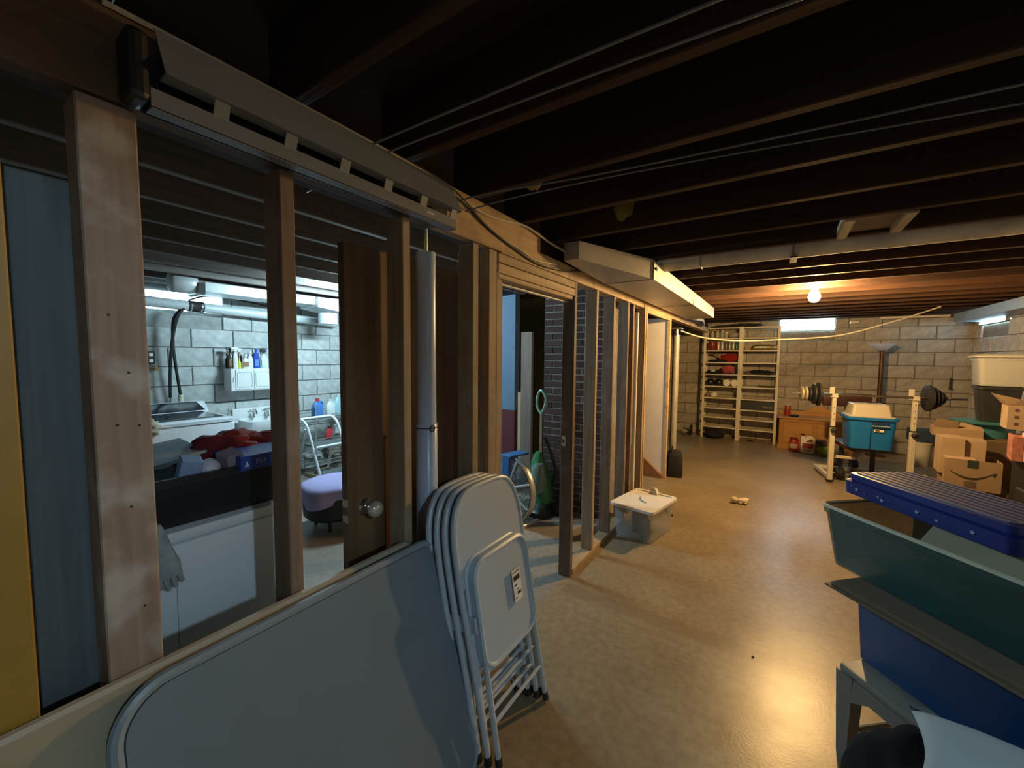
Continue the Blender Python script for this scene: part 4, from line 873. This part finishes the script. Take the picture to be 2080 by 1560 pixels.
# ------------------------------------------------------------------ oak chest
ck = thing('oak_chest', 'honey oak chest with a curved back rail by the far wall', 'chest', (.055, 8.34, 0))
B().box(.0, 1.0, .0, .56, .05, .53, .006).done('carcass', oak_m, ck)
B().box(-.02, 1.02, -.02, .57, .53, .552, .006, 2).done('chest_top', oak_m, ck)
B().box(-.02, 1.02, -.018, .56, 0, .07, .006).done('plinth', oak_m, ck)
for a, b in ((.06, .47), (.53, .94)): B().box(a, b, -.008, .002, .12, .47, .006).done('front_panel', oak_m, ck)
B().box(.03, .97, -.012, 0, .485, .50, .003).done('bead', oak_m, ck)
pr = [(.0, .55), (1.0, .55), (1.0, .60)]+[(1-.0-i/24, .61+.115*math.exp(-((i/24-.42)/.16)**2)) for i in range(1, 24)]+[(0, .60)]
B().prism(pr, 'y', .535, .56).done('back_rail', oak_m, ck)
rb = plain('red_bottle', (.32, .04, .025), .35)
o = cyl_thing('red_bottle', 'red bottle with a pale cap standing on the oak chest', 'bottle', (.17, 8.62, .552), .045, .19, rb, plain('pale_cap', (.55, .48, .32), .5))
tag(B().ball((.265, 8.45, .575), .06, 1.2, .7, .4, amp=.3).done('black_strap', rubber_m, None, True), 'small black lump on the front edge of the oak chest', 'lump')
o = cyl_thing('red_bottle', 'red bottle with a printed front on the floor by the chest', 'bottle', (.27, 8.24, 0), .06, .22, rb, plain('dark_red_cap', (.12, .01, .01), .4)); B().lathe([(.061, .05), (.061, .13)], 16, cap=False).done('paper_label', plain('pinkish_label', (.6, .42, .38), .6), o, True)
cyl_thing('red_bottle', 'slim red bottle half behind the white jug', 'bottle', (.355, 8.28, 0), .04, .19, rb, rb)
jg = thing('white_jug', 'white handled jug with a red label on the floor by the chest', 'jug', (.455, 8.20, 0), radians(5))
s = B(); s.prism([(-.085, 0), (.085, 0), (.095, .02), (.095, .24), (.07, .275), (.0, .285), (-.02, .26), (-.05, .25), (-.05, .285), (-.085, .285), (-.095, .26), (-.095, .02)], 'y', -.05, .05); s.done('jug_body', plain('jug_white', (.76, .72, .64), .4), jg)
B().box(-.07, .075, -.0525, -.0505, .08, .165).done('red_label', plain('label_red', (.35, .06, .04), .5), jg); B().box(-.07, .075, -.0525, -.0505, .045, .06).done('label_line', plain('label_red2', (.30, .12, .08), .5), jg)
B().prism([(-.03, .185), (.06, .19), (.065, .235), (.03, .24), (-.01, .21)], 'y', -.0525, .0525).done('handle_hole', plain('hole_brown', (.25, .08, .04), .6), jg)
B().lathe([(.024, .285), (.024, .315)], 14, (-.067, 0, 0)).done('cap', plain('dark_red_cap', (0, 0, 0)), jg, True)
cl = cloth_heap('green_bag', (.66, 8.12, .085), (.085, .06, .085), (.22, .34, .05), 'lime green bag on the floor behind the rack', 50, .15, 1.5, 'bag')
cloth_heap('grey_cloth', (.83, 8.0, .09), (.10, .08, .10), (.2, .2, .21), 'grey cloth beside the lime green bag', 51, .3, 2)
tag(B().box(.56, .70, 8.05, 8.2, .175, .245, .01, 2).done('dark_carton', plain('brown_carton', (.07, .045, .03), .7)), 'small dark carton on the lime green bag', 'carton')

# ------------------------------------------------------------------ weight rack, barbell, bench, blue tote
rk = thing('weight_rack', 'cream steel weight rack with two uprights', 'rack', (.60, 6.40, 0), radians(10))
rm_ = plain('cream_tube', (.60, .56, .48), .4, noise_amt=.06)
for x in (0, .77):
    up = B().box(x-.026, x+.026, -.026, .026, .03, .70, .004).done('upright', rm_, rk)
    B().box(x-.03, x+.03, -.03, .03, 0, .035, .003).done('foot_cap', rubber_m, up)
    ext = B().box(x-.021, x+.021, -.021, .021, .70, 1.085, .003).done('upright_extension', rm_, rk)
    for z in (.80, .87, .95, 1.02): B().cyl((x, -.0225, z), (x, -.0205, z), .006).done('pin_hole', ink_m, ext)
    B().box(x-.03, x+.03, -.03, .03, .70, .716, .002).done('collar', iron_m, rk)
    B().lathe([(.014, 0), (.03, .012), (.03, .04), (.018, .05)], 12, (x, -.075, .665), 'y').done('clamp_knob', rubber_m, rk, True)
    hk = B(); hk.box(x-.035, x+.035, -.03, .08, 1.078, 1.088, .002); hk.box(x-.026, x+.026, .085, .10, 1.075, 1.20, .003); hk.box(x-.03, x+.03, -.034, -.026, 1.075, 1.125, .003); hk.done('bar_hook', rm_, rk)
    B().box(x-.022, x+.022, .026, .62, .04, .085, .004).done('base_rail', rm_, rk)
B().box(0, .77, .55, .59, .04, .085, .004).done('rear_rail', rm_, rk)
B().box(.02, .28, .10, .135, .29, .325, .004).done('side_rail', rm_, rk)
bar = thing('barbell', 'loaded barbell resting across the cream rack', 'barbell', (.60, 6.40, 1.105), radians(10))
B().cyl((-.44, .05, 0), (1.24, .05, 0), .0135, 12).done('bar', plain('dark_bar_steel', (.16, .14, .11), .4, metal=.8), bar, True)
def plate(x, r, t, m, nm='weight_plate'): B().lathe([(.02, x-t/2), (r*.9, x-t/2), (r, x-t*.3), (r, x+t*.3), (r*.9, x+t/2), (.02, x+t/2)], 30, (0, .05, 0), 'x', False).done(nm, m, bar, True)
plate(-.155, .15, .03, iron_m); plate(-.20, .13, .03, iron_m)
pm = plain('cream_plate', (.52, .46, .34), .35, metal=.4)
plate(-.245, .092, .024, iron_m); plate(-.285, .092, .026, pm); plate(-.328, .092, .026, pm)
plate(.90, .155, .03, iron_m); plate(.945, .13, .03, iron_m); plate(.985, .10, .03, iron_m); plate(1.02, .07, .03, iron_m)
for x in (-.12, 1.075): B().lathe([(.025, x-.015), (.025, x+.015)], 14, (0, .05, 0), 'x').done('collar', chrome_m, bar, True)
bn = thing('weight_bench', 'dark padded weight bench standing inside the rack', 'bench', (.60, 6.40, 0), radians(10))
vin = plain('oxblood_vinyl', (.05, .02, .018), .4)
B().box(.17, .60, .10, .70, .41, .465, .015, 2).done('seat_pad', vin, bn, True)
B().box(.07, .62, .72, .78, .90, 1.08, .02, 2).done('back_pad', vin, bn, True)
for x in (.22, .55): B().box(x-.02, x+.02, .38, .42, 0, .41).done('leg', iron_m, bn)
B().box(.33, .37, .40, .76, .34, .38).done('spine', iron_m, bn); B().box(.33, .37, .735, .765, .34, .95).done('back_strut', iron_m, bn)
tt = thing('blue_tote', 'bright blue plastic tote on the bench in the rack', 'tote', (.955, 6.56, .468), radians(6))
tub('tote_shell', .45, .40, .385, .10, .005, plain('azure_plastic', (.010, .155, .50), .35), tt, lip=.022, rc=.05)
B().box(-.012, .14, -.224, -.20, .27, .34, .006).done('handle', plain('navy_plastic', (.008, .04, .13), .4), tt); B().box(-.02, .148, -.228, -.218, .285, .297, .003).done('handle_bar', plain('pale_blue_trim', (.30, .45, .55), .4), tt)
B().box(.01, .10, -.2065, -.2045, .22, .25).done('white_sticker', paper_m, tt); B().box(.02, .06, -.2078, -.2066, .228, .242).done('sticker_print', ink_m, tt)
B().box(-.022, -.018, -.206, -.196, .01, .26).done('seam', plain('navy_plastic', (0, 0, 0)), tt)
ut = thing('upturned_lid', 'translucent grey upturned tray on top of the blue tote', 'tray', (.945, 6.56, .855), radians(6))
um = plain('cloudy_grey_plastic', (.50, .46, .40), .35)
B().loft([rr(.44, .41, .03, 0, 4), rr(.44, .41, .03, .012, 4), rr(.385, .35, .03, .016, 4), rr(.34, .30, .03, .145, 4), rr(.32, .28, .03, .152, 4)]).done('tray_shell', um, ut, True, 35)
for x in (-.15, -.125, .0, .13): B().box(x-.008, x+.008, -.14, .14, .150, .158, .003).done('ridge', plain('glossy_ridge', (.62, .68, .7), .12, coat=.6), ut)
# dumbbells and loose plates under the rack
for i, (x, y, a, lab) in enumerate(((.80, 6.62, .3, 'dumbbell with chrome collars nearest under the rack'), (.84, 7.27, .1, 'dumbbell lying behind the nearest one under the rack'), (-1.62, 8.62, .15, 'chrome plated dumbbell on the floor beyond the steel column'))):
    o = thing('dumbbell', lab, 'dumbbell', (x, y, .085), a, 'dumbbells on the floor')
    B().cyl((-.17, 0, 0), (.17, 0, 0), .012).done('bar', chrome_m, o, True)
    for sgn in (-1, 1):
        for j in range(3): B().lathe([(.015, sgn*(.07+.028*j)-.012), (.083-.008*j, sgn*(.07+.028*j)-.012), (.083-.008*j, sgn*(.07+.028*j)+.012), (.015, sgn*(.07+.028*j)+.012)], 22, (0, 0, 0), 'x', False).done('weight_plate', iron_m if i < 2 else plain('grey_plate', (.30, .29, .27), .35, metal=.6), o, True)
        B().lathe([(.022, sgn*.155-.01), (.022, sgn*.155+.01)], 12, (0, 0, 0), 'x').done('collar', chrome_m, o, True)
for i, (x, y, r, lab) in enumerate(((.98, 6.75, .15, 'large flat weight plate lying on the floor under the rack'), (-1.42, 8.70, .11, 'dark plate standing on the floor at the foot of the far wall'))):
    o = thing('loose_plate', lab, 'plate', (x, y, .02 if i == 0 else r))
    B().lathe([(.02, -.015), (r, -.015), (r, .015), (.02, .015)], 28, axis='z' if i == 0 else 'x', cap=False).done('disc', iron_m, o, True)
# floor lamp
lp = thing('floor_lamp', 'tall floor lamp with a white bowl shade by the far wall', 'lamp', (1.37, 8.62, 0))
B().lathe([(.13, 0), (.13, .02), (.04, .035), (.03, .05)], 24).done('base', plain('bronze', (.10, .06, .03), .4, metal=.6), lp, True)
B().lathe([(.030, .04), (.030, 1.69), (.045, 1.70)], 14).done('pole', plain('bronze', (0, 0, 0)), lp, True)
B().lathe([(.04, 1.70), (.07, 1.715), (.165, 1.805), (.17, 1.812), (.16, 1.812), (.06, 1.73)], 28).done('bowl_shade', lampshade('white_glass_shade', (.9, .88, .9)), lp, True)
wt_ = thing('wall_bracket', 'thin metal bracket on the far wall right of the lamp', 'bracket', (2.24, 8.955, 1.12)); B().box(-.012, .012, -.01, .012, 0, .16, .003).done('bar', iron_m, wt_); B().box(-.02, .02, -.03, .0, -.02, .005, .003).done('hook', iron_m, wt_)
# buckets by the wall
def bucket(label, loc, r, h, m): 
    o = thing('bucket', label, 'bucket', loc)
    B().lathe([(r*.82, 0), (r, h-.03), (r*1.06, h-.03), (r*1.06, h), (r*.97, h), (r*.8, .01)], 22).done('pail', m, o, True); return o
bucket('white bucket under the dark blue box by the far wall', (1.79, 8.2, 0), .12, .36, cream_m)
tag(B().box(1.66, 1.90, 8.08, 8.34, .362, .54, .012, 2).done('dark_blue_box', plain('dusk_blue', (.025, .05, .09), .6)), 'dark blue box on top of the white bucket', 'box')
bucket('pale bucket right of the dark blue box on a carton', (1.96, 8.3, .30), .10, .22, plain('pale_bucket', (.55, .50, .42), .5))
tag(B().box(1.84, 2.10, 8.18, 8.5, 0, .30, .004).done('low_carton', plain('dim_card', (.20, .15, .10), .85)), 'low dim carton under the pale bucket', 'carton')
# ------------------------------------------------------------------ cartons and tubs along the right side
def carton(name, label, loc, rz, wd, d_, h, mat, open_=False, cat='box'):
    o = thing(name, label, cat, loc, rz)
    t = .005
    if not open_:
        B().box(-wd/2, wd/2, 0, d_, 0, h, .002).done('body', mat, o)
        B().box(-wd/2+.001, -.001, .001, d_-.001, h, h+.004).done('flap', mat, o); B().box(.001, wd/2-.001, .001, d_-.001, h, h+.004).done('flap', mat, o)
    else:
        for a in ((-wd/2, wd/2, 0, t), (-wd/2, wd/2, d_-t, d_), (-wd/2, -wd/2+t, t, d_-t), (wd/2-t, wd/2, t, d_-t)): B().box(a[0], a[1], a[2], a[3], 0, h).done('side_panel', mat, o)
        B().box(-wd/2, wd/2, 0, d_, 0, t).done('bottom', mat, o)
    return o
carton('dark_carton', 'dark carton on the floor holding up the smiling carton', (1.62, 5.62, 0), radians(-6), .46, .36, .30, plain('deep_card', (.10, .065, .04), .85))
ab = carton('smile_carton', 'open carton with a curved black arrow and dark tape', (1.595, 5.60, .302), radians(-6), .37, .34, .29, card_m, True)
sm = B(); n = 22; top = []; bot = []
for i in range(n+1):
    u = i/n; x = -.145+.285*u; zc_ = .175-.075*sin(pi*min(1, u*.93+.03)) + .02*u; th = .004+.007*sin(pi*u)
    top.append((x, -.0012, zc_+th)); bot.append((x, -.0012, zc_-th))
vt = [sm.bm.verts.new(p) for p in top]; vb = [sm.bm.verts.new(p) for p in bot]
for i in range(n): sm.bm.faces.new((vb[i], vb[i+1], vt[i+1], vt[i]))
sm.done('arrow_print', plain('arrow_ink', (.035, .03, .028), .6), ab)
B().prism([(.125, .165), (.155, .195), (.14, .145), (.132, .16)], 'y', -.0014, -.0009).done('arrow_head', plain('arrow_ink', (0, 0, 0)), ab)
gt = plain('dark_tape', (.035, .05, .045), .35)
B().box(-.035, .035, -.0016, -.0006, .215, .2905).done('tape', gt, ab); B().box(-.05, .03, -.0016, -.0006, .02, .085).done('tape', plain('brown_tape', (.13, .10, .075), .4), ab)
B().hexa([(-.185, .0, .288), (.02, .0, .288), (.02, .11, .30), (-.185, .11, .30)], [(-.185, .0, .291), (.02, .0, .291), (.02, .11, .303), (-.185, .11, .303)]).done('flap', card2_m, ab)
carton('small_carton', 'pale open topped carton sitting inside the smiling carton', (1.475, 5.70, .42), radians(-4), .17, .24, .36, card2_m)
carton('small_carton', 'second pale carton right of the open topped one', (1.635, 5.72, .42), radians(-10), .14, .24, .345, card2_m)
pb = carton('open_carton', 'torn brown carton with raised flaps behind the small cartons', (1.60, 6.08, .742), radians(-8), .36, .26, .09, card_m, True)
B().hexa([(-.18, .0, .09), (.0, .0, .09), (.0, .006, .09), (-.18, .006, .09)], [(-.16, -.06, .19), (.0, -.05, .17), (.0, -.044, .17), (-.16, -.054, .19)]).done('raised_flap', card2_m, pb)
B().hexa([(.0, .0, .09), (.18, .0, .09), (.18, .006, .09), (.0, .006, .09)], [(.02, .03, .16), (.17, .04, .12), (.17, .046, .12), (.02, .036, .16)]).done('raised_flap', card_m, pb)
tag(B().box(1.62, 2.2, 6.06, 6.75, 0, .74, .01).done('brown_crate', plain('brown_crate_m', (.13, .085, .055), .85)), 'large brown crate behind the cartons under the teal lid', 'crate')
tl2 = thing('teal_tub', 'shallow teal plastic tub with a wide rim behind the cartons', 'tub', (1.90, 6.42, .742))
B().lathe([(.19, 0), (.21, .12), (.27, .14), (.275, .155), (.26, .16), (.2, .165)], 30).done('tub_shell', plain('teal_plastic', (.05, .20, .26), .35), tl2, True)
bt = thing('black_tote', 'black tapered tote standing on the teal tub', 'tote', (1.935, 6.36, .908), radians(-8))
tub('tote_shell', .30, .34, .37, .22, .004, plain('slate_black', (.022, .026, .032), .4), bt, lip=.014, rc=.03)
cb2 = thing('clear_bin', 'cloudy clear bin with a white lid at the top of the right hand stack', 'bin', (2.03, 6.42, 1.285), radians(-6))
tub('bin_body', .50, .40, .30, .08, .004, clear('milky_plastic', (.55, .58, .62), .3, .7), cb2, lip=.01, rc=.04)
B().loft([rr(.555, .455, .05, .298, 4), rr(.56, .46, .05, .312, 4), rr(.49, .39, .04, .33, 4), rr(.48, .38, .04, .322, 4)]).done('bin_lid', plain('grey_white_lid', (.60, .62, .65), .4), cb2, True, 35)
tag(B().box(1.84, 2.2, 6.28, 6.55, 1.29, 1.52, .02).done('folded_linen', plain('pale_linen', (.55, .55, .54), .9)), 'pale folded linen inside the cloudy clear bin', 'linen')
fb = carton('printed_carton', 'tall carton with three dark symbols and an open brown flap', (1.80, 5.25, .955), radians(-8), .25, .22, .20, card2_m)
for z in (.155, .095, .035): B().box(-.085, -.062, -.0015, -.0005, z, z+.026, 0).done('symbol_print', plain('symbol_ink', (.12, .06, .05), .6), fb)
B().hexa([(-.125, .01, .203), (.0, .01, .203), (-.02, .20, .203), (-.125, .20, .203)], [(-.20, .01, .30), (-.05, .0, .26), (-.05, .2, .26), (-.20, .2, .30)]).done('open_flap', card_m, fb)
B().box(0.0, .12, .02, .18, .205, .33, .02, 2).done('white_packet', paper_m, fb)
wb = thing('white_pink_carton', 'white carton with pink side and a brown band', 'box', (1.80, 5.12, .70), radians(-12))
B().box(-.06, .16, 0, .24, 0, .235, .003).done('white_body', plain('white_card', (.62, .56, .50), .7), wb)
B().box(-.125, -.061, .0, .24, .0, .21, .003).done('pink_side', plain('pink_print', (.42, .17, .13), .7, noise_amt=.3, nscale=30), wb)
B().box(-.06, .162, -.002, .0, .105, .122).done('brown_band', plain('band_brown', (.20, .08, .06), .6), wb)
tag(B().box(1.80, 2.36, 5.0, 5.5, 0, .695, .01).done('navy_chest', plain('navy_trunk', (.014, .016, .026), .6)), 'dark navy trunk under the white and pink carton', 'trunk')
pk = carton('slanted_carton', 'pale carton corner slanting at the right edge below the white carton', (1.84, 4.80, .52), radians(-35), .22, .2, .2, card2_m)
tag(B().box(1.66, 2.3, 4.6, 4.98, 0, .52, .01).done('black_chest', plain('black_trunk_m', (.012, .012, .014), .6)), 'black trunk under the slanting pale carton', 'trunk')
rd = thing('red_sled', 'red plastic scoop lying past the blue lid', 'scoop', (1.02, 3.10, .66), radians(-50))
B().tube(bez([(-.16, 0, .03), (-.05, .02, .04), (.1, .0, .03), (.22, -.02, .02)]), .03, 10).done('scoop_body', plain('red_plastic', (.30, .015, .02), .35), rd, True)
tag(B().box(.80, 1.6, 2.95, 3.7, 0, .655, .02).done('dark_bin', plain('dark_bin_m', (.012, .014, .02), .5)), 'dark bin behind the blue lid under the red scoop', 'bin')
tag(B().hexa([(1.30, 5.60, .0), (1.36, 5.60, 0), (1.36, 5.9, 0), (1.30, 5.9, 0)], [(1.335, 5.60, .34), (1.345, 5.60, .34), (1.345, 5.9, .34), (1.335, 5.9, .34)]).done('white_flap', card2_m), 'pale pointed board leaning left of the smiling carton', 'board')

# ------------------------------------------------------------------ the pile in the right foreground
U = radians(-48)
def pile(a, u, v, z): return (a[0]+u*cos(U)-v*sin(U), a[1]+u*sin(U)+v*cos(U), z)
A = (.187, 2.237)
lidb = thing('star_lid', 'ribbed royal blue plastic lid with small pale stars on top of the pile', 'lid', (.575, 2.18, .945), radians(-55))
nv = plain('royal_blue', (.012, .03, .22), .35)
B().loft([rr(.62, .31, .03, 0, 4), rr(.625, .315, .03, .055, 4), rr(.60, .29, .028, .062, 4), rr(.60, .29, .028, .088, 4), rr(.585, .275, .02, .0895, 4)]).done('lid_shell', nv, lidb, True, 35)
B().loft([rr(.57, .26, .02, .089, 4), rr(.565, .255, .02, .094, 4)]).done('lid_panel', plain('sheen_blue_top', (.075, .085, .20), .45), lidb)  # paler top panel paints in the sheen on the blue plastic
for y in (-.105, -.07, -.035, 0, .035, .07, .105): B().box(-.275, .275, y-.0018, y+.0018, .0935, .0965, .0015).done('rib', plain('rib_blue', (.12, .13, .27), .4), lidb)  # rib colour lightened for the same sheen
stm = plain('pale_star', (.35, .42, .72), .5)
def star(x, z, r):
    s = B(); p = [(x+(r if i % 2 == 0 else r*.4)*cos(pi/2+i*pi/5), z+(r if i % 2 == 0 else r*.4)*sin(pi/2+i*pi/5)) for i in range(10)]
    s.prism(p, 'y', -.1595, -.1565); s.done('star_print', stm, lidb)
for x, z, r in ((-.26, .040, .005), (-.235, .028, .011), (-.195, .026, .004), (-.135, .030, .007), (-.118, .022, .011), (-.085, .035, .004), (.02, .028, .010), (.09, .024, .007), (.20, .03, .009)): star(x, z, r)
tc = thing('teal_bin', 'translucent teal bin with a pale rim under the blue lid', 'bin', pile(A, .375, .21, .65), U)
tub('bin_body', .74, .41, .25, .10, .004, clear('translucent_teal', (.036, .115, .118), .3, .64), tc, lip=.010, rc=.03)
B().tube([(q[0], q[1], .25) for q in rr(.758, .428, .04, 0, 6)], .008, 6, True).done('pale_rim', plain('pale_teal_rim', (.66, .68, .54), .4), tc, True)
o = B().box(-.17, .17, -.10, .10, -.012, .012, .003).done('cream_folder', plain('cream_card', (.42, .38, .26), .7)); o.location = pile(A, .50, .12, .905); o.rotation_euler = (.75, 0, U); tag(o, 'cream folder standing in the teal bin below the blue lid', 'folder')
cloth_heap('teal_filling', pile(A, .36, .22, .73), (.24, .11, .05), (.02, .04, .05), 'dark cloth lying in the teal bin', 70, .3, 2)
fc = thing('flat_carton', 'flattened brown carton lying under the teal bin', 'carton', pile(A, .42, .10, .624), U+radians(3))
dk = plain('dull_card', (.17, .13, .09), .85)
B().box(-.275, .40, -.215, .28, 0, .008, .001).done('sheet', dk, fc); B().box(-.26, .38, -.20, .26, .009, .022, .001).done('sheet', dk, fc)
bb2 = thing('blue_bin', 'deep blue plastic bin resting on the grey stool', 'bin', pile((.285, 2.05), .32, .22, .367), U)
tub('bin_body', .62, .44, .255, .05, .005, plain('cobalt_plastic', (.004, .045, .16), .35), bb2, lip=.006, rc=.03)
st_ = thing('grey_stool', 'grey plastic stool with tapered legs under the blue bin', 'stool', pile((.235, 1.96), .30, .23, 0), U)
gm_ = plain('stool_grey', (.20, .195, .18), .5)
B().box(-.29, .30, -.22, .24, .335, .365, .008, 2).done('seat', gm_, st_, True)
for x in (-.265, .27):
    for y in (-.195, .21):
        B().hexa([(x-.02, y-.02, 0), (x+.02, y-.02, 0), (x+.02, y+.02, 0), (x-.02, y+.02, 0)], [(x-.032, y-.03, .336), (x+.032, y-.03, .336), (x+.032, y+.03, .336), (x-.032, y+.03, .336)]).done('leg', gm_, st_)
for y in (-.215, .225): B().prism([(-.24, .336), (-.24, .24), (-.17, .285), (.17, .285), (.25, .24), (.25, .336)], 'y', y-.008, y+.008).done('apron', gm_, st_)
for x in (-.265, .27): B().cyl((x, -.195, .10), (x, .21, .10), .012).done('stretcher', gm_, st_)
cloth_heap('black_sack', (.40, 1.53, .24), (.17, .15, .225), (.006, .006, .009), 'black plastic sack in front of the grey stool', 71, .18, 1.6, 'sack')
pl = thing('bed_pillow', 'pale bluish white pillow lying in the bottom right corner', 'pillow', (.58, 1.42, .50), radians(-10))
s = B(); g = []
N = 18
for sgn in (1, -1):
    vv = [[None]*(N+1) for _ in range(N+1)]
    for i in range(N+1):
        for j in range(N+1):
            u, v = -1+2*i/N, -1+2*j/N
            k = 1-.12*(1-abs(u)**2)*(abs(v)**3)-.12*(1-abs(v)**2)*(abs(u)**3)
            z_ = max(0, (1-abs(u)**2.4)*(1-abs(v)**2.4))**.6
            vv[i][j] = s.bm.verts.new((u*.24*k, v*.17*k, sgn*.065*z_*(1+.15*noise.noise(Vector((u*2, v*2, sgn))))))
    for i in range(N):
        for j in range(N): s.bm.faces.new((vv[i][j], vv[i+1][j], vv[i+1][j+1], vv[i][j+1]))
bmesh.ops.remove_doubles(s.bm, verts=s.bm.verts[:], dist=.0005)
s.done('pillow_case', plain('pillow_cotton', (.50, .58, .62), .9, bump=.3, bscale=20), pl, True, 180)
